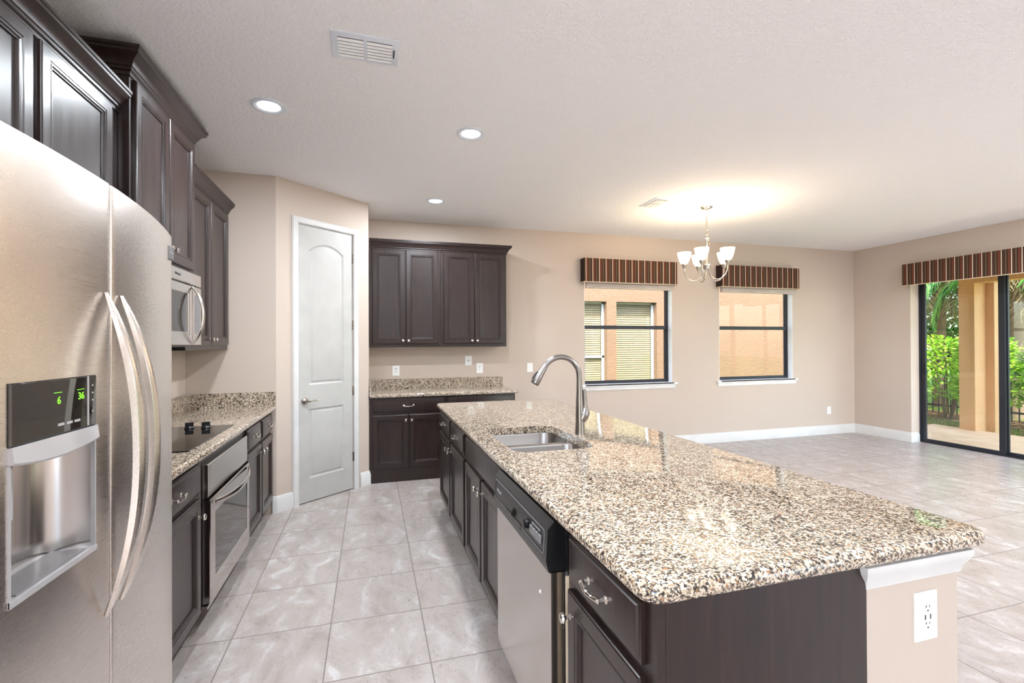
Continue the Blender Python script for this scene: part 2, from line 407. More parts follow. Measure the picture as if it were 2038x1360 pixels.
# ------------------------------------------------------------------ pantry door
door = struct_root('door_1', DF(.49, 0, 0))
CP = [(0, 0), (.006, 0), (.010, .006), (.016, .012), (.018, .05), (.013, .057), (0, .057)]
mb = MB(); pr = [(0, 0), (0, .012), (.008, .018), (.046, .018), (.057, .008), (.057, 0)]   # (across, out)
lo = lambda q, o: [(.2-q, 0, o), (.2-q, 2.495+q, o), (.785+q, 2.495+q, o), (.785+q, 0, o)]
mb.rings([lo(q, o) for q, o in pr], DF, closed=False)
part('casing', mb, M['trim'], door)
mb = MB()
for q in ((.188, .202), (.783, .797)): mb.box(q[0]+.003, q[1]-.003, 0, 2.495, -.1, -.001, DF)
mb.box(.2, .785, 2.49, 2.497, -.1, -.001, DF)
part('jamb', mb, M['trim'], door)
# slab with an arched upper panel and a square lower one
def arch(x0, x1, y0, ysh, ytop, i, n, seg=14):
    cx = (x0+x1)/2; hw = (x1-x0)/2; rise = ytop-ysh; R = (hw*hw+rise*rise)/(2*rise); cy = ytop-R
    hw2 = hw-i; R2 = R-i; a = math.asin(hw2/R2)
    o = [(x0+i, y0+i, n), (x1-i, y0+i, n)]
    for k in range(seg+1):
        t = a-2*a*k/seg; o.append((cx+R2*math.sin(t), cy+R2*math.cos(t), n))
    return o
def sq(x0, x1, y0, y1, i, n): return [(x0+i, y0+i, n), (x1-i, y0+i, n), (x1-i, y1-i, n), (x0+i, y1-i, n)]
mb = MB(); NF = -.006
out = mb.rings([rect(.203, .782, .008, 2.488, NF-.035), rect(.203, .782, .008, 2.488, NF)], DF, True)
prof = [(0, 0), (.006, -.004), (.014, -.009), (.022, -.009), (.036, -.002), (.04, -.0015)]
h1 = mb.rings([arch(.31, .677, 1.055, 2.27, 2.345, i, NF+d) for i, d in prof], DF, False, True)
h2 = mb.rings([sq(.31, .677, .215, .84, i, NF+d) for i, d in prof], DF, False, True)
mb.fill([out[1], h1[0], h2[0]])
part('slab', mb, M['door'], door, angle=25)
for z in (2.26, 1.61, .965, .32):
    mb = MB().tube([DF(.786, z-.045, .002), DF(.786, z+.045, .002)], .006, 8); mb.box(.774, .798, z-.045, z+.045, -.006, -.003, DF)
    part('hinge', mb, M['nickel'], door, 'brushed nickel hinge')
lv = MB().lathe([(.031, -.006), (.032, .004), (.026, .012), (.012, .016), (.011, .045)], DF(.262, .915, 0), DF.N, 20)
lv.tube([DF(.262, .915, .044), DF(.275, .916, .047), (DF(.31, .921, .05)), DF(.345, .914, .05), DF(.368, .917, .05), DF(.376, .924, .05)], [.011, .012, .009, .007, .006, .004], 10)
part('lever_handle', lv, M['nickel'], door, 'brushed nickel lever handle')
part('latch_plate', MB().box(.2005, .203, .885, .945, -.012, .0, DF), M['nickel'], door)

# ------------------------------------------------------------------ windows
def window(name, a, b, blindz):
    r = struct_root(name, ((a+b)/2, YB, WZ0))
    y0, y1 = YB+.085, YB+.135
    mb = MB()
    for x0, x1 in ((a, a+.03), (b-.032, b)): mb.box(x0, x1, y0, y1, WZ0, WZ1)
    mb.box(a+.03, b-.032, y0, y1, WZ0, WZ0+.028); mb.box(a+.03, b-.032, y0, y1, WZ1-.03, WZ1)
    part('frame', mb, M['bronze'], r)
    mb = MB().box(a+.03, b-.032, y0-.012, y1-.01, 1.605, 1.655); part('meeting_rail', mb, M['bronze'], r)
    mb = MB()
    for x0, x1 in ((a+.03, a+.05), (b-.056, b-.032)): mb.box(x0, x1, y0+.004, y1-.02, WZ0+.028, 1.605)
    mb.box(a+.05, b-.056, y0+.004, y1-.02, WZ0+.028, WZ0+.045)
    part('lower_sash', mb, M['bronze'], r)
    part('upper_pane', MB().box(a+.03, b-.032, y1-.018, y1-.014, 1.655, WZ1-.03), M['glass'], r, smooth=False)
    part('lower_pane', MB().box(a+.05, b-.056, y0+.014, y0+.018, WZ0+.045, 1.605), M['glass'], r, smooth=False)
    mb = MB()                                                    # reveal lining, whitened to stand for light from outdoors
    for x0, x1 in ((a, a+.004), (b-.004, b)): mb.box(x0, x1, YB+.001, y0, WZ0, WZ1)
    mb.box(a, b, YB+.001, y0, WZ1-.004, WZ1)
    part('reveal', mb, M['trim_lit'], r)
    mb = MB().box(a-.055, b+.06, YB-.045, YB, .855, .877); mb.box(a, b, YB-.045, y0, .862, .8775)
    mb.sweep([(a-.035, YB), (b+.04, YB)], [(0, .80), (.012, .80), (.018, .812), (.022, .84), (.034, .855), (0, .855)])
    part('sill', mb, M['trim_lit'], r)
    return r
window('window_1', W1[0], W1[1], 2.15); window('window_2', W2[0], W2[1], 2.14)
for (a, b), lab, vl in ((W1, 'stacked cream cellular shade in the window left of the chandelier', 'striped box valance above the window nearer the dark cabinets'),
                        (W2, 'stacked cream cellular shade in the window beside the room corner', 'striped box valance behind the chandelier, above the window nearer the corner')):
    s = thing('cellular_shade', lab, 'window shade', (a+.66, YB-.03, 2.15), 'cellular shades')
    mb = MB()
    for k in range(7): z = 2.158+k*.021; mb.rings([rect(a+.012, b-.012, YB-.055, YB-.005, z), rect(a+.012, b-.012, YB-.063, YB-.0, z+.0105), rect(a+.012, b-.012, YB-.055, YB-.005, z+.021)], WORLD, True, True)
    part('fabric_folds', mb, M['fabric'], s, angle=10)
    part('bottom_rail', MB().bbox(a+.01, b-.01, YB-.058, YB-.004, 2.135, 2.157, .004), M['fabric'], s)
    part('headrail', MB().box(a+.01, b-.01, YB-.06, YB-.003, 2.306, 2.345), M['plate'], s)
    v = thing('valance', vl, 'valance', (a+.64, YB, 2.205), 'striped window valances')
    x0, x1 = a-.05, b+.005; mb = MB()
    mb.sweep([(x0, YB), (x0, YB-.12), (x1, YB-.12), (x1, YB)][::-1] if False else [(x0, YB), (x0, YB-.12), (x1, YB-.12), (x1, YB)], [(0, 2.205), (0, 2.51), (-.014, 2.51), (-.014, 2.205)])
    part('fabric_box', mb, M['stripex'], v, smooth=False)
    part('lower_welt', MB().tube([(x0, YB-.002, 2.205), (x0, YB-.12, 2.205), (x1, YB-.12, 2.205), (x1, YB-.002, 2.205)], .005, 8), M['welt'], v)

# sliding glass door
sl = struct_root('door_2', (XR+.2, 3.49, 0))
FX = XR+.16
mb = MB().box(FX, FX+.1, SY1-.03, SY1+.02, 0, SZ); mb.box(FX, FX+.1, SY0-.02, SY0+.03, 0, SZ); mb.box(FX, FX+.1, SY0+.03, SY1-.03, SZ-.05, SZ); mb.box(FX, FX+.1, SY0+.03, SY1-.03, 0, .018)
part('outer_frame', mb, M['bronze'], sl)
mb = MB().box(XR+.001, FX, SY1-.004, SY1, .14, SZ); mb.box(XR+.001, FX, SY0, SY0+.004, 0, SZ); mb.box(XR+.001, FX, SY0, SY1, SZ-.004, SZ)
part('reveal', mb, M['wall'], sl)
pw = (SY1-SY0-.06)/3
for k in range(3):
    y1 = SY1-.03-k*pw; y0 = y1-pw; xo = FX+.012 + (.03 if k == 1 else 0); yo0 = y0-.035 if k < 2 else y0
    mb = MB().box(xo, xo+.026, y1-.05, y1, .02, SZ-.05); mb.box(xo, xo+.026, yo0, yo0+.065, .02, SZ-.05)
    mb.box(xo, xo+.026, yo0+.065, y1-.05, .02, .055); mb.box(xo, xo+.026, yo0+.065, y1-.05, SZ-.1, SZ-.05)
    pf = part('panel_frame', mb, M['bronze'], sl)
    part('pane', MB().box(xo+.011, xo+.015, yo0+.065, y1-.05, .055, SZ-.1), M['sglass'], pf, smooth=False)
    if k == 0:
        part('pull_handle', MB().box(xo-.016, xo, y1-.038, y1-.016, .96, 1.12), M['black'], pf)
v = thing('valance', 'long striped valance above the sliding glass door', 'valance', (XR, 3.5, 2.205), 'striped window valances')
part('fabric_box', MB().sweep([(XR, 4.885), (XR-.12, 4.885), (XR-.12, 2.0), (XR, 2.0)][::-1], [(0, 2.205), (0, 2.505), (.014, 2.505), (.014, 2.205)]), M['stripey'], v, smooth=False)
part('lower_welt', MB().tube([(XR-.002, 4.885, 2.205), (XR-.12, 4.885, 2.205), (XR-.12, 2.0, 2.205), (XR-.002, 2.0, 2.205)], .005, 8), M['welt'], v)
# glazing of the unseen openings, added behind the camera for daylight
w3 = struct_root('added_window_left', (XL-.08, -2.5, 0)); mb = MB()  # made-up window out of view, a daylight source
for k in range(4): mb.box(XL-.1, XL-.05, -4.3+k*1.1, -4.26+k*1.1, 0, 2.7)
mb.box(XL-.1, XL-.05, -4.26, -1.0, 0, .04); mb.box(XL-.1, XL-.05, -4.26, -1.0, 2.66, 2.7); part('frame', mb, M['bronze'], w3)
for k in range(3): part('pane', MB().box(XL-.077, XL-.073, -4.26+k*1.1, -4.3+(k+1)*1.1, .04, 2.66), M['glass'], w3, smooth=False)
w4 = struct_root('added_window_front', (5.85, YF-.08, 0)); mb = MB()  # made-up front window out of view, brings in daylight
for k in range(3): mb.box(4.8+k*1.13, 4.84+k*1.13, YF-.1, YF-.05, 0, 2.7)
mb.box(4.84, 7.06, YF-.1, YF-.05, 0, .04); mb.box(4.84, 7.06, YF-.1, YF-.05, 2.66, 2.7); part('frame', mb, M['bronze'], w4)
for k in range(2): part('pane', MB().box(4.84+k*1.13, 4.8+(k+1)*1.13, YF-.077, YF-.073, .04, 2.66), M['glass'], w4, smooth=False)

# ------------------------------------------------------------------ cabinets
def panel(mb, F, u0, u1, v0, v1, n0, t=.019, st=.056):
    prof = [(0, 0), (0, t-.005), (.002, t-.002), (.006, t), (st-.008, t), (st-.006, t-.003), (st-.002, t-.0035), (st, t-.001), (st+.004, t-.001), (st+.007, t-.006), (st+.012, t-.007), (st+.014, t-.013), (st+.018, t-.0135)]
    mb.rings([sq(u0, u1, v0, v1, i, n0+d) for i, d in prof], F, True, True); return mb
def slabfront(mb, F, u0, u1, v0, v1, n0, t=.019):
    prof = [(0, 0), (0, t-.008), (.006, t-.0065), (.009, t-.006), (.013, t-.001), (.017, t)]
    mb.rings([sq(u0, u1, v0, v1, i, n0+d) for i, d in prof], F, True, True); return mb
def knob(F, u, v, n, parent):
    mb = MB().lathe([(.0085, 0), (.0085, .002), (.005, .005), (.0045, .013), (.008, .017), (.0145, .021), (.0158, .026), (.0135, .031), (.007, .0335), (.001, .034)], F(u, v, n), F.N, 18)
    return part('knob', mb, M['chrome'], parent, 'polished nickel round knob')
def pull(F, u, v, n, parent, L=.1):
    mb = MB()
    for s in (-1, 1): mb.lathe([(.0105, 0), (.0105, .002), (.0065, .006), (.006, .018), (.0075, .024), (.004, .028)], F(u+s*L/2, v, n), F.N, 14)
    pts = []; rs = []
    for k in range(13):
        t = k/12*2-1; pts.append(F(u+t*L/2, v-.006*(1-t*t), n+.02+.008*(1-t*t))); rs.append(.0048+.003*abs(t)**6+.0012*math.cos(t*PI*1.5)**2)
    mb.tube(pts, rs, 10)
    return part('handle', mb, M['chrome'], parent, 'polished nickel bow pull')
CROWN = [(0, 0), (.006, 0), (.006, .014), (.014, .02), (.014, .030), (.020, .034), (.024, .046), (.034, .062), (.050, .074), (.054, .078), (.054, .088), (.060, .092), (.060, .104), (0, .104)]
def crown(path, z, parent, k=1.0):
    return part('crown_molding', MB().sweep(path, [(o*k, z+h*k) for o, h in CROWN]), M['wood'], parent, angle=25)
def cab_root(lab, loc, group, name='kitchen_cabinet'): return thing(name, lab, 'cabinet', loc, group)
def door(F, parent, u0, u1, v0, v1, n, ku=None, kv=None):
    d = part('door', panel(MB(), F, u0, u1, v0, v1, n), M['wood'], parent, angle=25)
    if ku is not None: knob(F, ku, kv, n+.019, d)
    return d
def drawer(F, parent, u0, u1, v0, v1, n, handle=True, name='drawer'):
    d = part(name, slabfront(MB(), F, u0, u1, v0, v1, n), M['wood'], parent, angle=25)
    if handle: pull(F, (u0+u1)/2, (v0+v1)/2, n+.019, d)
    return d
def carcass(F, parent, u0, u1, depth, v0=.1, v1=.8655, toe=True):
    mb = MB().box(u0, u1, v0, v1, -depth, 0, F)
    if toe: mb.box(u0, u1, 0, v0, -depth, -.07, F)
    return part('carcass', mb, M['wood'], parent)

# left run: frame u = world Y, n = +X, face frame at X=-.805
FL = Fr((-.805, 0, 0), (0, 1, 0), (0, 0, 1), (1, 0, 0))
GB = 'base cabinets along the left wall'
c = cab_root('dark base cabinet between the refrigerator and the oven', (-1.1, 2.33, 0), GB)
carcass(FL, c, 1.985, 2.665, .62)
drawer(FL, c, 2.02, 2.635, .705, .845, .001); door(FL, c, 2.02, 2.635, .125, .68, .001, 2.6, .60)
c = cab_root('dark base cabinet right of the oven, two drawers over two doors', (-1.1, 3.95, 0), GB)
carcass(FL, c, 3.525, 4.415, .62)
drawer(FL, c, 3.555, 3.965, .705, .845, .001); drawer(FL, c, 4.01, 4.4, .705, .845, .001)
door(FL, c, 3.555, 3.975, .125, .68, .001, 3.935, .62); door(FL, c, 4.0, 4.4, .125, .68, .001, 4.04, .62)
c = cab_root('dark cabinet surround enclosing the built-in oven', (-1.1, 3.09, 0), GB, 'oven_housing')
mb = MB().box(2.667, 2.70, .1, .8655, -.62, 0, FL); mb.box(3.505, 3.523, .1, .8655, -.62, 0, FL); mb.box(2.70, 3.505, .832, .8655, -.62, 0, FL); mb.box(2.667, 3.523, 0, .1, -.62, -.07, FL); mb.box(2.70, 3.505, .1, .105, -.62, 0, FL)
part('face_frame', mb, M['wood'], c)
# oven
ov = thing('wall_oven', 'stainless steel built-in oven under the cooktop', 'oven', (-1.0, 3.1, .106))
part('oven_body', MB().box(2.705, 3.5, .106, .83, -.6, .0, FL), M['black'], ov)
mb = MB().bbox(2.712, 3.515, .655, .822, .002, .026, .004, FL); part('control_panel', mb, M['oven'], ov)
mb = MB().box(2.745, 3.47, .668, .81, .0262, .0272, FL); part('control_glass', mb, M['oven'], ov)
mb = MB(); o_ = mb.rings([sq(2.712, 3.515, .13, .645, 0, .002), sq(2.712, 3.515, .13, .645, 0, .034), sq(2.712, 3.515, .13, .645, .005, .038)], FL, True)
hh = mb.rings([sq(2.79, 3.45, .235, .565, 0, .038), sq(2.79, 3.45, .235, .565, .002, .035)], FL)
mb.fill([o_[2], hh[0]]); od = part('oven_door', mb, M['oven'], ov)
part('oven_glass', MB().box(2.79, 3.45, .235, .565, .0335, .0352, FL), M['ovg'], od)
mb = MB(); pts = []; rs = []
for k in range(17):
    t = k/16*2-1; pts.append(FL(3.115+t*.345, .622-.018*(1-t*t), .046+.042*(1-abs(t)**2.4))); rs.append(.0165-.007*abs(t)**4)
mb.tube(pts, rs, 12, True, .55, (0, 0, 1)); part('oven_handle', mb, M['oven'], od)
part('lower_trim', MB().bbox(2.70, 3.515, .107, .126, .002, .03, .003, FL), M['oven'], ov)
mb = MB(); mb.lathe([(.016, 0), (.016, .0012)], FL(3.12, .185, .038), FL.N, 20); part('oven_badge', mb, M['chrome'], od)

# uppers on the left wall; names of the X planes: face frame
def ufr(x): return Fr((x, 0, 0), (0, 1, 0), (0, 0, 1), (1, 0, 0))
GU = 'wall cabinets along the left wall'
F1 = ufr(-1.13); c = cab_root('dark wall cabinet above the refrigerator', (-1.28, 1.95, 1.86), GU)
part('carcass', MB().box(1.2, 2.655, 1.86, 2.545, -.298, 0, F1), M['wood'], c)
door(F1, c, 1.57, 2.045, 1.885, 2.505, .001); door(F1, c, 2.085, 2.57, 1.885, 2.505, .001)
crown([(-1.13, 1.2), (-1.13, 2.658)], 2.508, c)
F2 = ufr(-1.085); c = cab_root('tall raised dark wall cabinet above the microwave', (-1.26, 3.08, 1.862), GU)
part('carcass', MB().box(2.66, 3.5, 1.862, 2.72, -.343, 0, F2), M['wood'], c)
door(F2, c, 2.69, 3.075, 1.89, 2.685, .001, 3.045, 1.955); door(F2, c, 3.085, 3.475, 1.89, 2.685, .001, 3.115, 1.955)
crown([(XL+.002, 2.66), (-1.085, 2.66), (-1.085, 3.5), (XL+.002, 3.5)], 2.69, c, 1.15)
F3 = ufr(-1.13); c = cab_root('dark wall cabinet in the corner right of the microwave', (-1.28, 3.97, 1.385), GU)
part('carcass', MB().box(3.505, 4.435, 1.385, 2.52, -.298, 0, F3), M['wood'], c)
door(F3, c, 3.53, 3.955, 1.42, 2.475, .001, 3.925, 1.46); door(F3, c, 3.965, 4.40, 1.42, 2.475, .001, 3.995, 1.46)
crown([(-1.13, 3.505), (-1.13, 4.437)], 2.478, c)
# microwave
FM = ufr(-1.06)
mw = thing('microwave', 'stainless over-the-range microwave below the raised cabinet', 'microwave', (-1.24, 3.1, 1.425))
part('body', MB().box(2.69, 3.485, 1.42, 1.858, -.366, 0, FM), M['grey'], mw)
vb = part('vent_panel', MB().bbox(2.69, 3.485, 1.786, 1.858, .0005, .025, .004, FM), M['steel'], mw)
text_part('wordmark', 'Whirlpool', FM, 3.1, 1.822, .0252, .02, M['slot'], vb)
mb = MB(); o_ = mb.rings([sq(2.69, 3.33, 1.42, 1.778, 0, .0005), sq(2.69, 3.33, 1.42, 1.778, 0, .022), sq(2.69, 3.33, 1.42, 1.778, .003, .025)], FM, True)
hh = mb.rings([sq(2.75, 3.265, 1.495, 1.728, 0, .025), sq(2.75, 3.265, 1.495, 1.728, .003, .022)], FM); mb.fill([o_[2], hh[0]])
md = part('door', mb, M['steel'], mw)
part('door_glass', MB().box(2.75, 3.265, 1.495, 1.728, .0205, .0222, FM), M['ovg'], md)
part('handle_strip', MB().box(3.28, 3.292, 1.48, 1.73, .0252, .027, FM), M['chrome'], md)
mb = MB(); pts = []; rs = []
for k in range(21):
    t = k/20*2-1; pts.append(FM(3.325, 1.6+t*.172, .027+.058*(1-t*t)**.85)); rs.append(.014-.004*abs(t)**4)
mb.tube(pts, rs, 12, True, .6, (0, 1, 0)); part('handle', mb, M['steel'], md)
mb = MB().bbox(3.333, 3.485, 1.42, 1.778, .0005, .025, .003, FM); cp = part('control_panel', mb, M['steel'], mw)
part('keypad', MB().box(3.375, 3.462, 1.49, 1.728, .0252, .026, FM), M['grey'], cp)
part('underside_vent', MB().box(2.72, 3.45, 1.408, 1.4195, -.3, -.03, FM), M['black'], mw)

# back cabinets
FU = Fr((0, 5.36, 0), (1, 0, 0), (0, 0, 1), (0, -1, 0))
GBU = 'wall cabinets on the back wall'
for i, lab in enumerate(('dark wall cabinet on the back wall, beside the pantry wall', 'dark wall cabinet on the back wall, its free end towards the windows')):
    u0 = -.012+i*.768; u1 = u0+.766
    c = cab_root(lab, ((u0+u1)/2, 5.52, 1.385), GBU)
    part('carcass', MB().box(u0, u1, 1.385, 2.49, -.318, 0, FU), M['wood'], c)
    md_ = (u0+u1)/2
    door(FU, c, u0+.035, md_-.005, 1.42, 2.45, .001, md_-.03, 1.455); door(FU, c, md_+.005, u1-.025, 1.42, 2.45, .001, md_+.03, 1.455)
    crown([(u0, 5.36), (u1+.001, 5.36)][::1] if i == 0 else [(u0, 5.36), (u1, 5.36), (u1, 5.677)], 2.45, c)
FBB = Fr((0, 5.065, 0), (1, 0, 0), (0, 0, 1), (0, -1, 0))
GBL = 'base cabinets on the back wall'
for i, lab in enumerate(('dark base cabinet on the back wall, beside the pantry door', 'dark base cabinet on the back wall, mostly hidden behind the island')):
    u0 = -.012+i*.774; u1 = u0+.772
    c = cab_root(lab, ((u0+u1)/2, 5.35, 0), GBL)
    mb = MB().box(u0, u1, 0, .868, -.61, 0, FBB); part('carcass', mb, M['wood'], c)
    md_ = (u0+u1)/2+.005
    drawer(FBB, c, u0+.03, u1-.022, .715, .85, .001)
    door(FBB, c, u0+.03, md_-.005, .145, .69, .001, md_-.03, .635); door(FBB, c, md_+.005, u1-.022, .145, .69, .001, md_+.03, .635)

# ------------------------------------------------------------------ countertops
def slab(mb, x0, x1, y0, y1, z0, z1, r, rounded=True, hole=None, b=.013):
    """granite slab with rounded (full) edge; hole = (x0,x1,y0,y1,r)"""
    def L(i, z): 
        rs = [max(q-i, .001) for q in (r if isinstance(r, (list, tuple)) else [r]*4)]
        return rrect(x0+i, x1-i, y0+i, y1-i, rs, z)
    hgt = z1-z0; b = min(b, hgt/2-.001); loops = []
    for k in range(6): a = -PI/2+PI/2*k/5; loops.append(L(b*(1-math.cos(a)), z0+b+b*math.sin(a)))
    for k in range(6): a = PI/2*k/5; loops.append(L(b*(1-math.cos(a)), z1-b+b*math.sin(a)))
    vv = mb.rings(loops)
    if hole:
        hx0, hx1, hy0, hy1, hr = hole
        hh = mb.rings([rrect(hx0, hx1, hy0, hy1, hr, z1), rrect(hx0+.0, hx1, hy0, hy1, hr, z0)])
        mb.fill([vv[-1], hh[0]]); mb.fill([vv[0], hh[1]])
    else: mb.face(vv[0][::-1]); mb.face(vv[-1])
    return mb
ct = thing('countertop', 'speckled granite counter along the left wall beside the refrigerator', 'countertop', (-1.1, 3.2, .87), 'granite counters')
part('granite_slab', slab(MB(), XL+.002, -.765, 1.985, YS-.003, .87, .908, [.002, .002, .03, .002]), M['granite'], ct)
part('backsplash', MB().box(XL+.002, XL+.024, 1.985, YS-.003, .908, 1.022), M['granite'], ct)
part('side_splash', MB().box(XL+.024, A.x-.002, YS-.024, YS-.003, .908, 1.022), M['granite'], ct)
ct = thing('countertop', 'speckled granite counter along the back wall beside the pantry', 'countertop', (.78, 5.36, .87), 'granite counters')
part('granite_slab', slab(MB(), B.x+.004, 1.575, 5.035, YB-.003, .87, .906, [.002, .02, .002, .002]), M['granite'], ct)
part('backsplash', MB().box(B.x+.004, 1.555, YB-.025, YB-.003, .906, 1.016), M['granite'], ct)
part('side_splash', MB().box(B.x+.004, B.x+.024, 5.05, YB-.025, .906, 1.016), M['granite'], ct)
HX0, HX1, HY0, HY1 = .652, 1.078, 2.14, 2.8
ct = thing('countertop', 'large speckled granite island top with a sink cut-out', 'countertop', (1.08, 2.5, .868), 'granite counters')
part('granite_slab', slab(MB(), .545, 1.622, .868, 4.165, .866, .906, [.05, .06, .16, .05], True, (HX0, HX1, HY0, HY1, .07), .017), M['granite'], ct)

# cooktop
ck = thing('cooktop', 'black glass cooktop set in the counter beside the refrigerator', 'cooktop', (-1.09, 3.05, .908))
part('glass_surface', MB().bbox(-1.33, -.835, 2.63, 3.42, .9082, .9135, .002), M['blackg'], ck)
for x, y in ((-.965, 3.33), (-1.055, 3.335)):
    mb = MB().lathe([(.026, 0), (.026, .006), (.021, .013), (.014, .016)], (x, y, .9137), (0, 0, 1), 20)
    for a in (0,):
        U = Vector((math.cos(a+.3), math.sin(a+.3), 0)); V = Vector((-U.y, U.x, 0)); mb.box(-.022, .022, -.0085, .0085, .012, .036, Fr((x, y, .9137), U, V, (0, 0, 1)))
    part('knob', mb, M['black'], ck)

# ------------------------------------------------------------------ refrigerator
fr = thing('refrigerator', 'stainless side-by-side refrigerator with water dispenser', 'refrigerator', (-1.0, 1.45, 0))
FY0, FYS, FY1, FZ0, FZ1 = .955, 1.352, 1.955, .06, 1.80
def bow(y): return -.587-.17*(y-1.25)**2
part('cabinet_body', MB().box(-1.40, -.70, FY0+.01, FY1-.01, .03, 1.775), M['grey'], fr)
part('seam_shade_strip', MB().box(-.70, -.606, FYS-.0037, FYS+.0037, FZ0+.002, FZ1-.002), M['black'], fr)  # black strip put in the seam to stand for its shade
part('toe_grille', MB().box(-.70, -.66, FY0+.02, FY1-.02, .005, .055), M['black'], fr)
DY0, DY1, DZ0, DZ1 = 1.028, 1.279, .968, 1.355
def frdoor(name, y0, y1, hole=None):
    ys = [y0+(y1-y0)*k/24 for k in range(25)]; zs = [FZ0, FZ1]
    if hole:
        ys = sorted([y for y in ys if abs(y-hole[0]) > .008 and abs(y-hole[1]) > .008]+[hole[0], hole[1]]); zs = [FZ0, hole[2], hole[3], FZ1]
    mb = MB(); b = .004
    def xx(y):
        e = min(y-y0, y1-y); return bow(y)-(b-math.sqrt(max(0, b*b-(b-min(e, b))**2)))
    ys = sorted(set(ys+[y0+.0006, y0+.002, y0+.004, y1-.0006, y1-.002, y1-.004]))
    g = [[mb.bm.verts.new((xx(y), y, z)) for z in zs] for y in ys]
    for i in range(len(ys)-1):
        for j in range(len(zs)-1):
            if hole and hole[0]-1e-6 <= ys[i] and ys[i+1] <= hole[1]+1e-6 and j == 1: continue
            mb.face([g[i][j], g[i+1][j], g[i+1][j+1], g[i][j+1]])
    bk = [[mb.bm.verts.new((-.698, y, z)) for z in (FZ0, FZ1)] for y in (y0, y1)]
    mb.face([bk[0][0], bk[1][0], bk[1][1], bk[0][1]])
    mb.face([g[0][j] for j in range(len(zs))]+[bk[0][1], bk[0][0]]); mb.face([g[-1][j] for j in range(len(zs))][::-1]+[bk[1][0], bk[1][1]])
    mb.face([r[0] for r in g]+[bk[1][0], bk[0][0]]); mb.face([r[-1] for r in g][::-1]+[bk[0][1], bk[1][1]])
    return part(name, mb, M['fridge'], fr, angle=40)
fd = frdoor('freezer_door', FY0, FYS-.0038, (DY0, DY1, DZ0, DZ1))
rd = frdoor('refrigerator_door', FYS+.0038, FY1)
def fhandle(y, parent, tilt):
    mb = MB(); loops = []
    for k in range(33):
        t = k/32*2-1; z = 1.17+t*.372; o = .064*(1-abs(t)**2.2); wd = .0165*(1-abs(t)**5)+.0015; th = .011*(1-abs(t)**4)+.004
        xb = bow(y)+.004+o; yc = y+tilt*(1-abs(t)**2)*.006
        loops.append([(xb-.002, yc-wd, z), (xb+th*.7, yc-wd*.9, z), (xb+th, yc-wd*.45, z), (xb+th*1.05, yc, z), (xb+th, yc+wd*.45, z), (xb+th*.7, yc+wd*.9, z), (xb-.002, yc+wd, z), (xb-.006, yc, z)])
    mb.rings(loops, WORLD, True, True); return part('handle', mb, M['fridge'], parent, angle=50)
fhandle(1.318, fd, -1); fhandle(1.396, rd, 1)
sl_ = (bow(DY1)-bow(DY0))/(DY1-DY0)
FD = Fr((bow(DY0)-sl_*DY0+.0008, 0, 0), (sl_, 1, 0), (0, 0, 1), (1, 0, 0))
# dispenser
part('display_panel', MB().bbox(DY0, DY1, 1.245, DZ1, -.03, .004, .003, FD), M['blackg'], fd, 'glossy black control display')
part('display_stripe', MB().box(1.243, 1.249, 1.248, 1.354, .004, .0046, FD), M['silver'], fd)
for z in (1.333, 1.317, 1.301, 1.277): part('button', MB().lathe([(.0022, 0), (.002, .0008)], FD(1.262, z, .004), FD.N, 10), M['silver'], fd)
text_part('temperature_digits', '6', FD, 1.152, 1.312, .0041, .021, M['green'], fd)
text_part('temperature_digits', '36', FD, 1.222, 1.314, .0041, .021, M['green'], fd)
for y in (1.148, 1.22): part('display_caption', MB().box(y-.011, y+.013, 1.3275, 1.3285, .004, .0043, FD), M['green'], fd)
for y in (1.158, 1.184, 1.209): part('button', MB().box(y-.009, y+.009, 1.262, 1.267, .004, .0048, FD), M['silver'], fd)
mb = MB(); n = 16; top = []; bot = []
loops = []
for k in range(n+1):
    t = k/n; y = DY0+(DY1-DY0)*t; zb = 1.214-.012*(1-(2*t-1)**2)
    loops.append([FD(y, 1.244, -.03), FD(y, 1.244, .006), FD(y, zb+.004, .009), FD(y, zb, .006), FD(y, zb, -.03)])
mb.rings(loops, WORLD, True, True); part('dispenser_band', mb, M['silver'], fd)
mb = MB()                                                       # recess lined in grey
dep = -.085
loops = []
for k in range(13):
    a = PI*k/12; y = (DY0+DY1)/2-(DY1-DY0)/2*math.cos(a); n_ = dep*min(1, 1.25*math.sin(a))
    loops.append([FD(y, DZ0+.012, n_), FD(y, 1.215, n_)])
mb.rings(loops, closed=False); part('dispenser_recess', mb, M['steel'], fd)
mb = MB(); pts = [(FD((DY0+DY1)/2-(DY1-DY0)/2*math.cos(PI*k/12), DZ0+.012, dep*min(1, 1.25*math.sin(PI*k/12)))) for k in range(13)]
pf_ = [pts[0]+Vector((.004, 0, 0)), pts[-1]+Vector((.004, 0, 0))]
mb.rings([[tuple(p+Vector((0, 0, z))) for p in pts+pf_[::-1]] for z in (-.011, 0)], WORLD, True, True); part('drip_tray', mb, M['silver'], fd)
mb = MB(); mb.rings([[tuple(p+Vector((0, 0, z))) for p in pts] for z in (.236, .2375)], WORLD, True, True); part('recess_ceiling', mb, M['grey'], fd)
mb = MB(); mb.box(DY0+.025, DY1-.025, DZ0+.0125, DZ0+.0145, -.066, -.004, FD); part('tray_grille', mb, M['grey'], fd)
for y in (DY0, DY1-.004): part('recess_trim', MB().box(y, y+.004, DZ0, 1.215, -.006, .002, FD), M['silver'], fd)
part('dispenser_paddle', MB().bbox(1.06, 1.095, 1.10, 1.205, -.06, -.03, .006, FD), M['silver'], fd)
FR2 = Fr((bow(1.885), 0, 0), (-(bow(1.9)-bow(1.87))/.03*0, 1, 0), (0, 0, 1), (1, 0, 0))
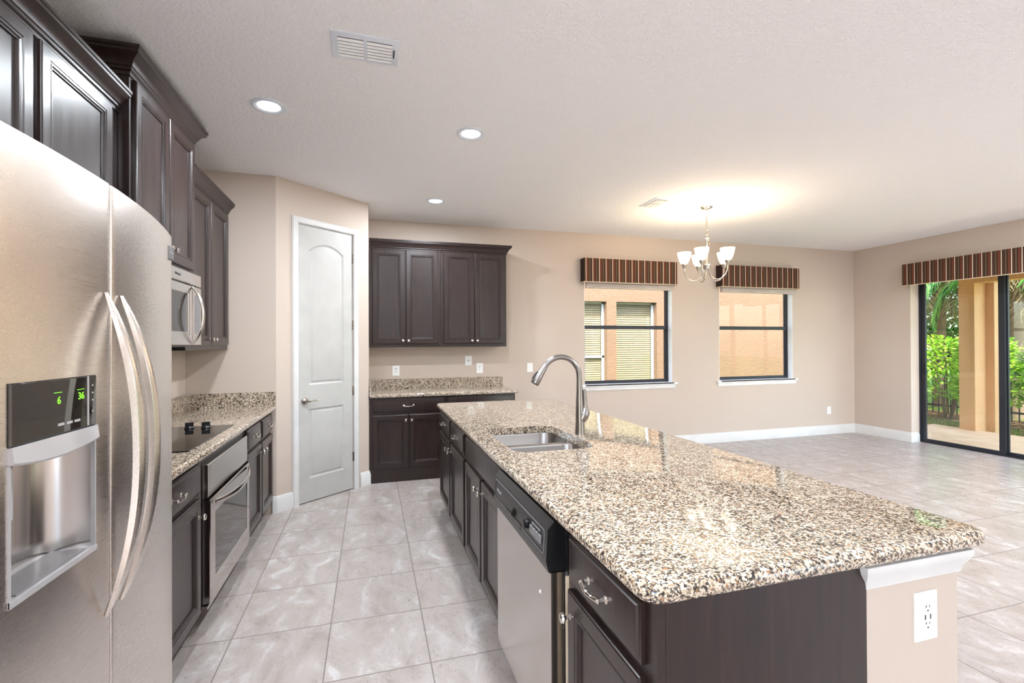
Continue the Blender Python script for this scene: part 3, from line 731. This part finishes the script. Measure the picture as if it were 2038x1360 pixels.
bg_ = part('badge', MB().bbox(1.873, 1.912, 1.712, 1.757, -.006, .006, .002, FR2), M['grey'], rd, 'small grey name badge')
text_part('wordmark', 'FRIGIDAIRE', FR2, 1.8925, 1.7345, .0061, .0062, M['silver'], bg_)

# ------------------------------------------------------------------ island
FI = Fr((.585, 0, 0), (0, -1, 0), (0, 0, 1), (-1, 0, 0))          # u = -Y
GI = 'island base cabinets'
def ID(c, y1, y0, z0, z1, ky=None, kz=None): return door(FI, c, -y1, -y0, z0, z1, .001, None if ky is None else -ky, kz)
c = cab_root('dark island cabinet at the far end, two drawers over two doors', (.88, 3.54, 0), GI)
carcass(FI, c, -4.125, -2.985, .598)
drawer(FI, c, -4.1, -3.575, .705, .845, .001); drawer(FI, c, -3.53, -3.015, .705, .845, .001)
ID(c, 4.1, 3.575, .125, .68, 3.61, .625); ID(c, 3.53, 3.015, .125, .68, 3.49, .625)
c = cab_root('dark island sink cabinet with a blank panel over two doors', (.88, 2.52, 0), GI)
mb = MB()
for a, b in ((-2.983, -2.965), (-2.073, -2.055)): mb.box(a, b, .1, .864, -.598, 0, FI)
mb.box(-2.965, -2.073, .1, .12, -.598, 0, FI); mb.box(-2.965, -2.073, .12, .864, -.598, -.585, FI); mb.box(-2.965, -2.073, .12, .864, -.02, 0, FI); mb.box(-2.983, -2.055, 0, .1, -.598, -.07, FI)
part('carcass', mb, M['wood'], c)
drawer(FI, c, -2.955, -2.085, .705, .845, .001, False, 'false_front')
ID(c, 2.955, 2.535, .125, .68, 2.57, .625); ID(c, 2.505, 2.085, .125, .68, 2.47, .625)
c = cab_root('dark island cabinet at the near end, one drawer over one door', (.88, 1.12, 0), GI)
carcass(FI, c, -1.365, -.905, .598)
drawer(FI, c, -1.335, -.935, .705, .845, .001); ID(c, 1.335, .935, .125, .68, 1.31, .61)
part('end_panel', MB().box(.607, 1.185, .894, .905, 0, .866), M['wood'], c)
part('end_stile', MB().box(.585, .606, .894, .905, .0, .866), M['wood'], c)
part('filler_strip', MB().box(.575, .59, 1.3665, 1.371, .1, .70), M['welt'], c, 'pale gap strip')
# dishwasher
dw = thing('dishwasher', 'stainless dishwasher with a black control strip in the island', 'dishwasher', (.86, 1.71, .0))
FW = Fr((.585, 0, 0), (0, -1, 0), (0, 0, 1), (-1, 0, 0))
part('tub', MB().box(-2.05, -1.376, .1, .862, -.56, .0, FW), M['black'], dw)
part('toe_panel', MB().box(-2.05, -1.376, .005, .1, -.56, -.06, FW), M['black'], dw)
part('door_panel', MB().bbox(-2.045, -1.40, .115, .70, .002, .05, .004, FW), M['steel'], dw)
mb = MB(); cs = [(.0, .862), (.036, .862), (.058, .838), (.064, .74), (.055, .705), (.002, .705)]
mb.rings([[(u, z, n) for n, z in cs] for u in (-2.047, -1.396)], FW, True, True)
cst = part('control_console', mb, M['black'], dw)
fu = Vector((0, -1, 0)); fv = (FW(0, .838, .058)-FW(0, .74, .064)).normalized(); fn = fu.cross(fv)
FC = Fr(FW(0, .74, .064), fu, fv, fn)
mb = MB(); mb.rings([rrect(-2.035, -1.42, .012, .09, .012, .0), rrect(-2.035, -1.42, .012, .09, .012, .0008), rrect(-2.031, -1.424, .016, .086, .009, .0012)], FC, False, False); part('console_trim', mb, M['grey'], cst)
part('latch_recess', MB().box(-1.85, -1.66, .0, .02, .0005, .0018, FC), M['blackg'], cst)
part('latch_lever', MB().lathe([(.02, 0), (.012, .006), (.006, .009)], FC(-1.755, .03, .001), FC.N, 16), M['black'], cst)
part('cycle_dial', MB().lathe([(.017, 0), (.016, .011), (.012, .013)], FC(-1.59, .05, .001), FC.N, 20), M['black'], cst)
for k in range(4):
    part('cycle_button', MB().bbox(-1.55+k*.028, -1.528+k*.028, .035, .062, .0008, .006, .002, FC), M['grey'], cst)
text_part('wordmark', 'Whirlpool', FC, -1.965, .05, .0012, .016, M['silver'], cst)
text_part('cycle_caption', 'HEATED  HI-TEMP  RINSE', FC, -1.5, .072, .0012, .007, M['silver'], cst)
mb = MB().lathe([(.006, 0), (.005, .002)], FW(-1.49, .6, .05), FW.N, 12); part('indicator', mb, M['plate'], dw)
# pony wall and its trim
struct('wall_island', MB().box(1.19, 1.52, .90, 4.12, 0, .80), M['wall'], smooth=False)
TP = [(0, 0), (.006, 0), (.010, .02), (.022, .04), (.026, .052), (.026, .064), (0, .064)]
struct('trim_1', MB().sweep([(1.52, 4.12), (1.52, .90), (1.19, .90), (1.19, .905)][::-1], [(o, .80+z) for o, z in TP]).box(1.19, 1.52, .90, 4.12, .8005, .864), M['trim'], angle=20)
# outlet on the island end
def outlet_face(mb_p, F, u, v, n): pass
def plate(name, lab, cat, F, u, v, w_, h_, kind, group='wall plates'):
    t = thing(name, lab, cat, F(u, v, 0), group)
    part('cover_plate', MB().bbox(u-w_/2, u+w_/2, v-h_/2, v+h_/2, .0004, .006, .002, F), M['plate'], t)
    if kind == 'outlet':
        part('receptacle', MB().bbox(u-.0165, u+.0165, v-.034, v+.034, .006, .0085, .001, F), M['plate'], t)
        mb = MB()
        for s in (-.02, .02):
            mb.box(u-.0072, u-.0052, v+s+.001, v+s+.009, .0085, .0089, F); mb.box(u+.0052, u+.0072, v+s+.002, v+s+.008, .0085, .0089, F)
            mb.lathe([(.0026, 0), (.0026, .0004)], F(u, v+s-.006, .0085), F.N, 10)
        part('slots', mb, M['slot'], t)
    elif kind == 'usb':
        part('receptacle', MB().bbox(u-.0185, u+.0185, v-.037, v+.037, .006, .0085, .001, F), M['plate'], t)
        mb = MB()
        for s in (-.022, .022):
            mb.box(u-.0072, u-.0052, v+s+.002, v+s+.009, .0085, .0089, F); mb.box(u-.0095, u-.0052, v+s+.0045, v+s+.0062, .0085, .0089, F); mb.box(u+.0052, u+.0072, v+s+.002, v+s+.008, .0085, .0089, F)
            mb.lathe([(.0026, 0), (.0026, .0004)], F(u, v+s-.006, .0085), F.N, 10)
        for s in (-.0095, .0095): mb.box(u+s-.002, u+s+.002, v-.007, v+.006, .0085, .0089, F)
        part('slots', mb, M['slot'], t)
    elif kind == 'gfci':
        part('receptacle', MB().bbox(u-.0165, u+.0165, v-.034, v+.034, .006, .0085, .001, F), M['plate'], t)
        mb = MB().box(u-.01, u+.01, v+.022, v+.028, .0085, .009, F)
        for s in (.004, -.02): mb.box(u-.006, u+.002, v+s, v+s+.006, .0085, .0089, F)
        part('slots', mb, M['slot'], t)
    elif kind == 'switch':
        part('rocker', MB().bbox(u-.0165, u+.0165, v-.033, v+.033, .006, .0095, .0025, F), M['plate'], t)
    elif kind == 'jack':
        part('jack', MB().lathe([(.007, 0), (.006, .004)], F(u, v, .006), F.N, 12), M['slot'], t)
    for s in (-1, 1): part('screw', MB().lathe([(.003, 0), (.0024, .0008)], F(u, v+s*h_*.4, .006), F.N, 10), M['plate'] if kind != 'jack' else M['slot'], t)
    return t
FBW = Fr((0, YB, 0), (1, 0, 0), (0, 0, 1), (0, -1, 0)); FIE = Fr((0, .90, 0), (1, 0, 0), (0, 0, 1), (0, -1, 0))
plate('outlet', 'white outlet with two charging ports on the island end', 'outlet', FIE, 1.396, .70, .08, .127, 'usb')
plate('outlet', 'white outlet below the back wall cabinets, near the pantry corner', 'outlet', FBW, .283, 1.112, .08, .118, 'gfci')
plate('outlet', 'white outlet above the right end of the back counter', 'outlet', FBW, 1.272, 1.122, .08, .122, 'gfci')
plate('phone_jack', 'white phone jack plate, highest plate below the back cabinets', 'wall plate', FBW, 1.133, 1.216, .082, .112, 'jack')
plate('light_switch', 'white light switch on the bare wall left of the windows', 'switch', FBW, 1.917, 1.119, .076, .112, 'switch')
plate('outlet', 'white outlet low on the back wall near the room corner', 'outlet', FBW, 6.782, .365, .074, .114, 'outlet')

# sink
sk_ = thing('sink', 'stainless double-bowl sink set under the island counter', 'sink', (.865, 2.47, .66))
def bowl(y0, y1):
    mb = MB(); x0, x1 = HX0-.004, HX1+.004; z = .8655
    ls = [rrect(x0, x1, y0, y1, .075, z), rrect(x0+.004, x1-.004, y0+.004, y1-.004, .072, z-.01), rrect(x0+.012, x1-.012, y0+.012, y1-.012, .07, z-.15), rrect(x0+.03, x1-.03, y0+.03, y1-.03, .06, z-.18), rrect(x0+.07, x1-.07, y0+.07, y1-.07, .04, z-.188)]
    mb.rings(ls, WORLD, False, True); return mb
part('basin', bowl(2.488, HY1+.004), M['sink'], sk_); part('basin', bowl(HY0-.004, 2.452), M['sink'], sk_)
mb = MB(); o_ = mb.rings([rrect(HX0-.02, HX1+.02, HY0-.02, HY1+.02, .085, .8655)]); 
i1 = mb.rings([rrect(HX0-.004, HX1+.004, 2.488, HY1+.004, .075, .8655)]); i2 = mb.rings([rrect(HX0-.004, HX1+.004, HY0-.004, 2.452, .075, .8655)])
mb.fill([o_[0], i1[0], i2[0]]); part('rim', mb, M['sink'], sk_)
for y in (2.64, 2.295): part('drain', MB().lathe([(.045, 0), (.043, .003), (.03, .0015), (.012, .003)], (.865, y, .6776), (0, 0, 1), 20), M['chrome'], sk_)
# faucet
fa = thing('faucet', 'brushed steel gooseneck faucet standing behind the island sink', 'faucet', (1.13, 2.47, .906))
fx, fy, fz = 1.13, 2.47, .9062
mb = MB(); pts = [(fx, fy, fz), (fx, fy, fz+.01), (fx, fy, fz+.06), (fx-.001, fy, fz+.12), (fx-.002, fy, fz+.19), (fx-.002, fy, fz+.25), (fx-.003, fy, fz+.31)]; rs = [.0285, .0275, .0255, .0235, .0205, .0175, .0155]
for k in range(1, 15):
    a = math.radians(152)*k/14; pts.append((fx-.003-.112*(1-math.cos(a)), fy, fz+.325+.112*math.sin(a))); rs.append(.0150)
part('spout', mb.tube(pts, rs, 18), M['faucet'], fa)
e = Vector(pts[-1]); d = (Vector(pts[-1])-Vector(pts[-2])).normalized()
mb = MB().tube([e-d*.004, e+d*.006, e+d*.05, e+d*.095, e+d*.1], [.0165, .0172, .0205, .0245, .023], 18); sh = part('spray_head', mb, M['faucet'], fa)
nrm = d.cross(Vector((0, 1, 0))).normalized(); nrm = nrm if nrm.x < 0 else -nrm
part('spray_button', MB().tube([e+d*.035+nrm*.019, e+d*.06+nrm*.024, e+d*.085+nrm*.023], [.005, .008, .006], 10), M['black'], sh)
part('nozzle', MB().lathe([(.021, 0), (.021, .005)], e+d*.098, d, 18), M['black'], sh)
mb = MB().tube([(fx+.004, fy, fz+.075), (fx+.02, fy-.004, fz+.105), (fx+.03, fy-.005, fz+.125), (fx+.031, fy-.005, fz+.15)], [.024, .030, .027, .017], 16)
mb.tube([(fx+.03, fy-.005, fz+.14), (fx+.03, fy-.005, fz+.17), (fx+.028, fy-.005, fz+.205), (fx+.024, fy-.005, fz+.25), (fx+.023, fy-.005, fz+.253)], [.016, .012, .0115, .0105, .004], 12)
part('lever_handle', mb, M['faucet'], fa)

# ------------------------------------------------------------------ ceiling fixtures
def can(x, y, lab, power, grp='recessed ceiling lights'):
    t = thing('recessed_light', lab, 'ceiling light', (x, y, H), grp)
    mb = MB().lathe([(.098, -.0005), (.098, -.006), (.088, -.010), (.08, -.0105), (.062, -.002)], (x, y, H), (0, 0, 1), 36, False, False); part('trim_ring', mb, M['can'], t)
    part('diffuser', MB().lathe([(.063, -.0025), (.063, -.0019)], (x, y, H), (0, 0, 1), 32), M['led'], t)
    ld = bpy.data.lights.new('lamp', 'AREA'); ld.shape = 'DISK'; ld.size = .12; ld.energy = power; ld.color = (.86, .93, 1)
    lo_ = bpy.data.objects.new('lamp', ld); C.objects.link(lo_); lo_.parent = t; lo_.location = (0, 0, -.012)
can(-.578, 3.147, 'recessed ceiling light nearest the dark wall cabinets', CAN_W)
can(.66, 3.185, 'recessed ceiling light above the island, right of the nearer vent', CAN_W)
can(.63, 4.785, 'farthest recessed ceiling light, near the back wall cabinets', CAN_W)
can(-.55, 1.05, 'added unseen ceiling light in front of the refrigerator', CAN_W)  # out of view, added as extra kitchen light
can(.66, 1.05, 'added unseen ceiling light over the near end of the island', CAN_W)  # another added lamp above the frame, for more light
for x, y, q in ((6.1, 2.0, 'nearest the sliding door'), (4.2, .9, 'between the island and the sliding door'), (5.6, -2.6, 'in the far corner'), (2.6, -2.6, 'in the middle'), (-.2, -2.2, 'along the left wall')):  # none in view; lamps added to brighten the room
    can(x, y, 'added unseen ceiling light over the living area, '+q, CAN_FAR_W*(1.7 if y > 1.5 else 1.1 if x > 4 else .4), 'added living area ceiling lights')
def vent(x0, x1, y0, y1, lab, axis):
    t = thing('ceiling_vent', lab, 'vent', ((x0+x1)/2, (y0+y1)/2, H), 'ceiling vents')
    FV = Fr((0, 0, H), (1, 0, 0), (0, -1, 0), (0, 0, -1)) if False else None
    mb = MB()
    b = .032
    def lp(i, z): return [(x0+i, y0+i, z), (x1-i, y0+i, z), (x1-i, y1-i, z), (x0+i, y1-i, z)]
    mb.rings([lp(0, H), lp(0, H-.003), lp(.005, H-.006), lp(b, H-.009), lp(b, H-.001)])
    if axis == 'x': xm = (x0+x1)/2; mb.box(xm-.008, xm+.008, y0+b, y1-b, H-.010, H-.001)
    else: ym = (y0+y1)/2; mb.box(x0+b, x1-b, ym-.008, ym+.008, H-.010, H-.001)
    part('frame', mb, M['can'], t)
    n = 6; mb = MB(); bi = .004
    for k in range(n):
        if axis == 'x':
            w_ = (y1-y0-2*b)/n; y = y0+b+k*w_; xm = (x0+x1)/2
            for p, q in ((x0+b, xm-.008), (xm+.008, x1-b)):
                mb.rings([[(p, y+bi, z0_), (q, y+bi, z0_), (q, y+w_*.66, z0_-.003), (p, y+w_*.66, z0_-.003)] for z0_ in (H-.010, H-.0135)], WORLD, True, True)
        else:
            w_ = (x1-x0-2*b)/n; x = x0+b+k*w_; ym = (y0+y1)/2
            for p, q in ((y0+b, ym-.008), (ym+.008, y1-b)):
                mb.rings([[(x+bi, p, z0_), (x+bi, q, z0_), (x+w_*.72, q, z0_-.003), (x+w_*.72, p, z0_-.003)] for z0_ in (H-.010, H-.0135)], WORLD, True, True)
    part('louvers', mb, M['louver'], t, smooth=False)
    part('duct_shade_sheet', MB().box(x0+b, x1-b, y0+b, y1-b, H-.0012, H-.0004), M['slot'], t)  # flat dark sheet stands in for shade between the louvers
    if axis == 'x': part('damper_lever', MB().box(x1-.026, x1-.02, (y0+y1)/2-.035, (y0+y1)/2+.025, H-.014, H-.009), M['slot'], t)
vent(-.174, .138, 2.298, 2.513, 'larger white ceiling vent above the kitchen aisle', 'x')
vent(2.695, 2.897, 4.085, 4.40, 'smaller white ceiling vent beside the chandelier', 'y')

# chandelier
cx, cy = 3.392, 4.22
ch = thing('chandelier', 'five-arm brushed nickel chandelier with frosted bowl shades', 'chandelier', (cx, cy, H))
part('canopy', MB().lathe([(.06, 0), (.062, -.008), (.05, -.02), (.02, -.03), (.008, -.034)], (cx, cy, H-.0005), (0, 0, 1), 28), M['nickel'], ch)
def chain(mb, a, b, n):
    a, b = Vector(a), Vector(b); st = (b-a)/n
    for k in range(n):
        c_ = a+st*(k+.5); L = st.length*.72; d = st.normalized(); x = Vector((1, 0, 0)) if k % 2 else Vector((0, 1, 0)); x = (x-d*x.dot(d)).normalized()
        mb.tube([c_+d*(L*math.cos(q))+x*(.0085*math.sin(q)) for q in [2*PI*i/12 for i in range(13)]], .0022, 6)
    return mb
mb = chain(MB(), (cx, cy, H-.034), (cx-.006, cy, 2.56), 11); chain(mb, (cx+.012, cy, 2.60), (cx+.03, cy, 2.46), 5)
part('chain', mb, M['nickel'], ch)
part('stem', MB().lathe([(.002, 2.556), (.012, 2.55), (.022, 2.536), (.022, 2.522), (.012, 2.508), (.0085, 2.50), (.0085, 2.26), (.012, 2.245), (.034, 2.243), (.036, 2.2), (.028, 2.185), (.008, 2.178)], (cx, cy, 0), (0, 0, 1), 20), M['nickel'], ch)
view = Vector((-cx, -cy)).normalized(); lat = Vector((-view.y, view.x)); lat = lat if lat.x > 0 else -lat
for a in (-12.5, 59.5, 131.5, 203.5, 275.5):
    a = math.radians(a); d2 = lat*math.sin(a)+view*math.cos(a); D3 = Vector((d2.x, d2.y, 0)); o = Vector((cx, cy, 0)); R = .225
    P = [(.026, 2.205), (.03, 2.16), (.05, 2.11), (.085, 2.08), (.125, 2.072), (.165, 2.083), (.2, 2.112), (.22, 2.155), (R, 2.2), (R, 2.214)]
    ar = part('arm', MB().tube([o+D3*r+Vector((0, 0, z)) for r, z in P], .0062, 10), M['nickel'], ch)
    so = o+D3*R
    part('socket_cup', MB().lathe([(.008, 2.205), (.012, 2.212), (.022, 2.235), (.026, 2.25), (.026, 2.256)], so, (0, 0, 1), 20), M['nickel'], ar)
    prof = [(.024, 2.252), (.036, 2.262), (.05, 2.288), (.060, 2.32), (.067, 2.352), (.071, 2.378)]
    sh = part('shade', MB().lathe(prof+[(r-.004, z) for r, z in prof[::-1]], so, (0, 0, 1), 28, False, False), M['shade'], ar, 'glowing frosted glass bowl')
    part('bulb', MB().lathe([(.004, 2.26), (.012, 2.275), (.014, 2.30), (.024, 2.325), (.022, 2.345), (.008, 2.358)], so, (0, 0, 1), 16), M['bulb'], ar)
    ld = bpy.data.lights.new('lamp', 'POINT'); ld.energy = BULB_W; ld.color = (1, .80, .55); ld.shadow_soft_size = .03
    lo_ = bpy.data.objects.new('lamp', ld); C.objects.link(lo_); lo_.parent = ch; lo_.location = so+Vector((0, 0, 2.385))-Vector((cx, cy, H))

# ------------------------------------------------------------------ outside
struct('ground_outside', MB().box(-30, 40, -34, 40, -.16, -.12), M['lawn'], smooth=False)
struct('patio_slab', MB().box(XR+.262, 9.42, .6, 5.9, -.12, -.02), M['conc'], smooth=False)
struct('side_bounce_deck', MB().box(-13, XL-.15, -9, 4, -.12, -.02), M['deck'], smooth=False)  # added out of view to bounce sunlight through the left opening
struct('patio_roof', MB().box(XR+.165, 9.75, 1.4, 5.9, 2.62, 2.8), M['stucco2'], smooth=False)
struct('patio_beam', MB().box(9.3, 9.56, 1.4, 5.45, 2.36, 2.62), M['stucco2'], smooth=False)
mb = MB().box(9.3, 9.56, 5.235, 5.45, -.12, 2.36)
struct('patio_column', mb, M['stucco2'], smooth=False)
struct('patio_column_pier', MB().box(9.56, 9.9, 5.12, 5.36, -.12, 2.62), M['stucco2'], smooth=False)
struct('front_bounce_deck', MB().box(XL-.15, 14, -16, YF-.15, -.12, -.02), M['deck'], smooth=False)  # made-up paving out of view, reflects sun through the front opening
struct('mulch_bed', MB().box(9.8, 12, 3.5, 9.5, -.12, -.105), M['mulch'], smooth=False)
# neighbouring house
nh = thing('neighbour_house', 'orange stucco house wall seen through the back windows', 'house', (5.5, 8.9, -.12))
NY = 8.7
nw = [(3.2, 4.58, -.1, 2.26), (4.80, 5.74, -.1, 2.26)]
mb = MB(); mb.box(-2, 3.2, NY, NY+.25, -.12, 4.2); mb.box(4.58, 4.80, NY, NY+.25, -.12, 4.2); mb.box(5.74, 13, NY, NY+.25, -.12, 4.2)
for a, b, z0, z1 in nw: mb.box(a, b, NY, NY+.25, z1, 4.2); mb.box(a, b, NY, NY+.25, -.12, z0)
part('stucco_wall', mb, M['stucco'], nh, smooth=False)
part('roof_eave', MB().box(-2, 13, NY-.45, NY+.3, 4.2, 4.32), M['trim'], nh, smooth=False)
for i, (a, b, z0, z1) in enumerate(nw):
    y = NY+.13; mb = MB()
    for x0, x1 in ((a, a+.035), (b-.045, b)): mb.box(x0, x1, y, y+.04, z0, z1)
    mb.box(a, b, y, y+.04, z1-.04, z1)
    if i == 0: mb.box(a, b, y, y+.04, 1.12, 1.17)
    f = part('window_frame', mb, M['nframe'], nh)
    part('window_pane', MB().box(a+.035, b-.045, y+.015, y+.019, z0, z1-.04), M['nglass'], f, smooth=False)
    mb = MB(); z = z0+.03
    while z < z1-.06:
        mb.rings([[(a+.04, y+.045, z), (b-.05, y+.045, z), (b-.05, y+.058, z+.039), (a+.04, y+.058, z+.039)], [(a+.04, y+.047, z), (b-.05, y+.047, z), (b-.05, y+.06, z+.039), (a+.04, y+.06, z+.039)]], WORLD, True, True); z += .045
    part('blind', mb, M['blind'], f, smooth=False)
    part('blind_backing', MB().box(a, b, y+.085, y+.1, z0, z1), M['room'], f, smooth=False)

# plants
def leafpair(mb, p, d, s, wd):
    d = d.normalized(); x = d.cross(Vector((random.uniform(-.4, .4), random.uniform(-.4, .4), 1))).normalized(); n = x.cross(d)
    a = mb.bm.verts.new(p); b = mb.bm.verts.new(p+d*s*.5+x*wd*s+n*s*.08); c_ = mb.bm.verts.new(p+d*s-n*s*.12); e_ = mb.bm.verts.new(p+d*s*.5-x*wd*s+n*s*.08)
    mb.face([a, b, c_]); mb.face([a, c_, e_])
def shrub(x, y, rx, ry, zt, lab, n=1500):
    t = thing('hedge_shrub', lab, 'shrub', (x, y, -.12), 'hedge shrubs'); mb = MB()
    for k in range(n):
        u = random.random(); z = .28+(zt-.28)*u**.75; rad = (.62+.38*math.sin(PI*min(1, (z/zt)*.85+.1)))
        a = random.uniform(0, 2*PI); q = random.uniform(.55, 1)**.5*rad; p = Vector((x+rx*q*math.cos(a), y+ry*q*math.sin(a), z+random.uniform(-.06, .06)))
        d = Vector((math.cos(a)*.8+random.uniform(-.6, .6), math.sin(a)*.8+random.uniform(-.6, .6), random.uniform(-.2, .9)))
        leafpair(mb, p, d, random.uniform(.07, .13), random.uniform(.26, .34))
    part('foliage', mb, M['leaf'], t, smooth=False)
    mb = MB()
    for k in range(6):
        a = random.uniform(0, 2*PI); p0 = Vector((x+.05*math.cos(a), y+.05*math.sin(a), -.12)); p2 = Vector((x+rx*.55*math.cos(a), y+ry*.55*math.sin(a), zt*.75))
        mb.tube([p0, p0.lerp(p2, .45)+Vector((random.uniform(-.05, .05), random.uniform(-.05, .05), .1)), p2], [.028, .018, .008], 7)
    part('stems', mb, M['bark'], t)
for i, (x, y, rx, ry, zt, q) in enumerate(((10.6, 7.4, .5, .44, 1.42, 'leafy green hedge shrub left of the patio column, outermost'), (10.95, 6.6, .5, .46, 1.46, 'leafy green hedge shrub filling the left door pane'), (10.6, 5.8, .5, .45, 1.42, 'leafy hedge shrub partly behind the patio column'),
                                  (10.95, 5.0, .5, .46, 1.45, 'leafy bright hedge shrub in the right door pane'), (10.6, 4.2, .5, .45, 1.4, 'leafy hedge shrub at the right picture edge'))): shrub(x, y, rx, ry, zt, q)
fe = thing('iron_fence', 'black picket fence behind the hedge', 'fence', (11.6, 6.3, -.12))
mb = MB(); [mb.box(11.6, 11.63, 2, 8.6, z, z+.035) for z in (.05, 1.0)]; part('rail', mb, M['iron'], fe)
mb = MB(); [mb.box(11.605, 11.622, 2+k*.11, 2.016+k*.11, -.12, 1.1) for k in range(60)]; part('pickets', mb, M['iron'], fe)
mb = MB(); [mb.box(11.59, 11.64, 2.2+k*1.9, 2.25+k*1.9, -.12, 1.2) for k in range(4)]; part('posts', mb, M['iron'], fe)
def frond(mb, o, az, el, L, droop, n=34, ll=.55, lw=.016):
    d = Vector((math.cos(az), math.sin(az), 0)); pts = []
    p = Vector(o); e_ = el
    for k in range(n+1):
        pts.append(p.copy()); st = L/n; p = p+(d*math.cos(e_)+Vector((0, 0, math.sin(e_))))*st; e_ -= droop/n
    mb.tube(pts, [.016*(1-.8*k/n)+.002 for k in range(n+1)], 5)
    side = Vector((-d.y, d.x, 0))
    for k in range(3, n):
        t = k/n; l = ll*math.sin(PI*min(1, t*.85+.15))**.7
        tg = (pts[k+1]-pts[k-1]).normalized()
        for s in (-1, 1):
            q = (side*s*.8+tg*.55+Vector((0, 0, random.uniform(-.35, .15)))).normalized(); up = Vector((0, 0, 1)); wv = q.cross(up).normalized()*lw
            a = pts[k]; m_ = a+q*l*.5; e2 = a+q*l+Vector((0, 0, -l*.28))
            v = [mb.bm.verts.new(x) for x in (a-wv*.5, a+wv*.5, m_+wv, m_-wv, e2)]
            mb.face([v[0], v[1], v[2], v[3]]); mb.face([v[3], v[2], v[4]])
def palm(x, y, h, lab, nf=18, L=2.3, dry=5, seed=1):
    random.seed(seed)
    t = thing('palm_tree', lab, 'palm tree', (x, y, -.12), 'palms behind the hedge'); o = (x, y, h)
    mb = MB()
    for k in range(nf): frond(mb, o, 2*PI*k/nf+random.uniform(-.2, .2), random.uniform(-.1, 1.2), L*random.uniform(.8, 1.1), random.uniform(1.2, 2.0))
    part('fronds', mb, M['palm'], t, smooth=False)
    if dry:
        mb = MB()
        for k in range(dry): frond(mb, (x, y, h-.1), 2*PI*k/dry+random.uniform(-.3, .3), random.uniform(-1.0, -.5), L*.6, random.uniform(.5, .9), 26, .4)
        part('dead_fronds', mb, M['dry'], t, 'dry tan hanging fronds', smooth=False)
    part('trunk', MB().tube([(x, y, -.12), (x+.03, y, h*.5), (x, y, h)], [.14, .11, .1], 12), M['bark'], t)
palm(12.9, 7.95, 3.15, 'palm with hanging dead fronds in the left door pane', 18, 2.2, 16, 3)
palm(14.2, 6.3, 3.0, 'green palm behind the patio column', 18, 2.2, 0, 5)
palm(12.3, 6.25, 3.1, 'palm with drooping fronds at the right picture edge', 18, 2.2, 14, 8)
palm(14.6, 9.6, 2.3, 'low palm behind the left hedge shrubs', 16, 2.0, 0, 11)
random.seed(21)
def tree(x, y, r, h, lab, n=3200):
    t = thing('broadleaf_tree', lab, 'tree', (x, y, -.12), 'trees beyond the fence'); mb = MB()
    for k in range(n):
        v = Vector((random.gauss(0, 1), random.gauss(0, 1), random.gauss(0, 1))).normalized()*random.uniform(.5, 1)**.4
        p = Vector((x+v.x*r, y+v.y*r, h*.55+v.z*h*.5)); leafpair(mb, p, v+Vector((random.uniform(-.8, .8), random.uniform(-.8, .8), random.uniform(-.5, .5))), random.uniform(.22, .4), .32)
    part('crown', mb, M['tree'], t, smooth=False)
    part('trunk', MB().tube([(x, y, -.12), (x, y, h*.6)], [.16, .09], 10), M['bark'], t)
for x, y, r, h, q in ((16.4, 12.6, 1.5, 5.6, 'dark tree beyond the fence, leftmost in the door view'), (18.6, 10.2, 1.7, 6.2, 'dark tree beyond the fence, behind the hanging palm'), (17, 7.2, 1.5, 5.5, 'dark tree beyond the fence, behind the column'), (18.4, 4.4, 1.7, 5.8, 'dark tree beyond the fence, at the right edge')): tree(x, y, r, h, q)
mb = MB()
for k in range(5200):
    x, y = random.uniform(9.45, 10.6), random.uniform(3.6, 8.2); h = random.uniform(.03, .07); a = random.uniform(0, 2*PI); dx, dy = math.cos(a)*.006, math.sin(a)*.006; z = -.12
    v = [mb.bm.verts.new(p) for p in ((x-dx, y-dy, z), (x+dx, y+dy, z), (x+random.uniform(-.02, .02), y+random.uniform(-.02, .02), z+h))]; mb.face(v)
g = link('grass', mb, M['blade'], None, smooth=False); g['kind'] = 'stuff'; tag(g, 'short green grass between the patio and the hedge', 'grass')
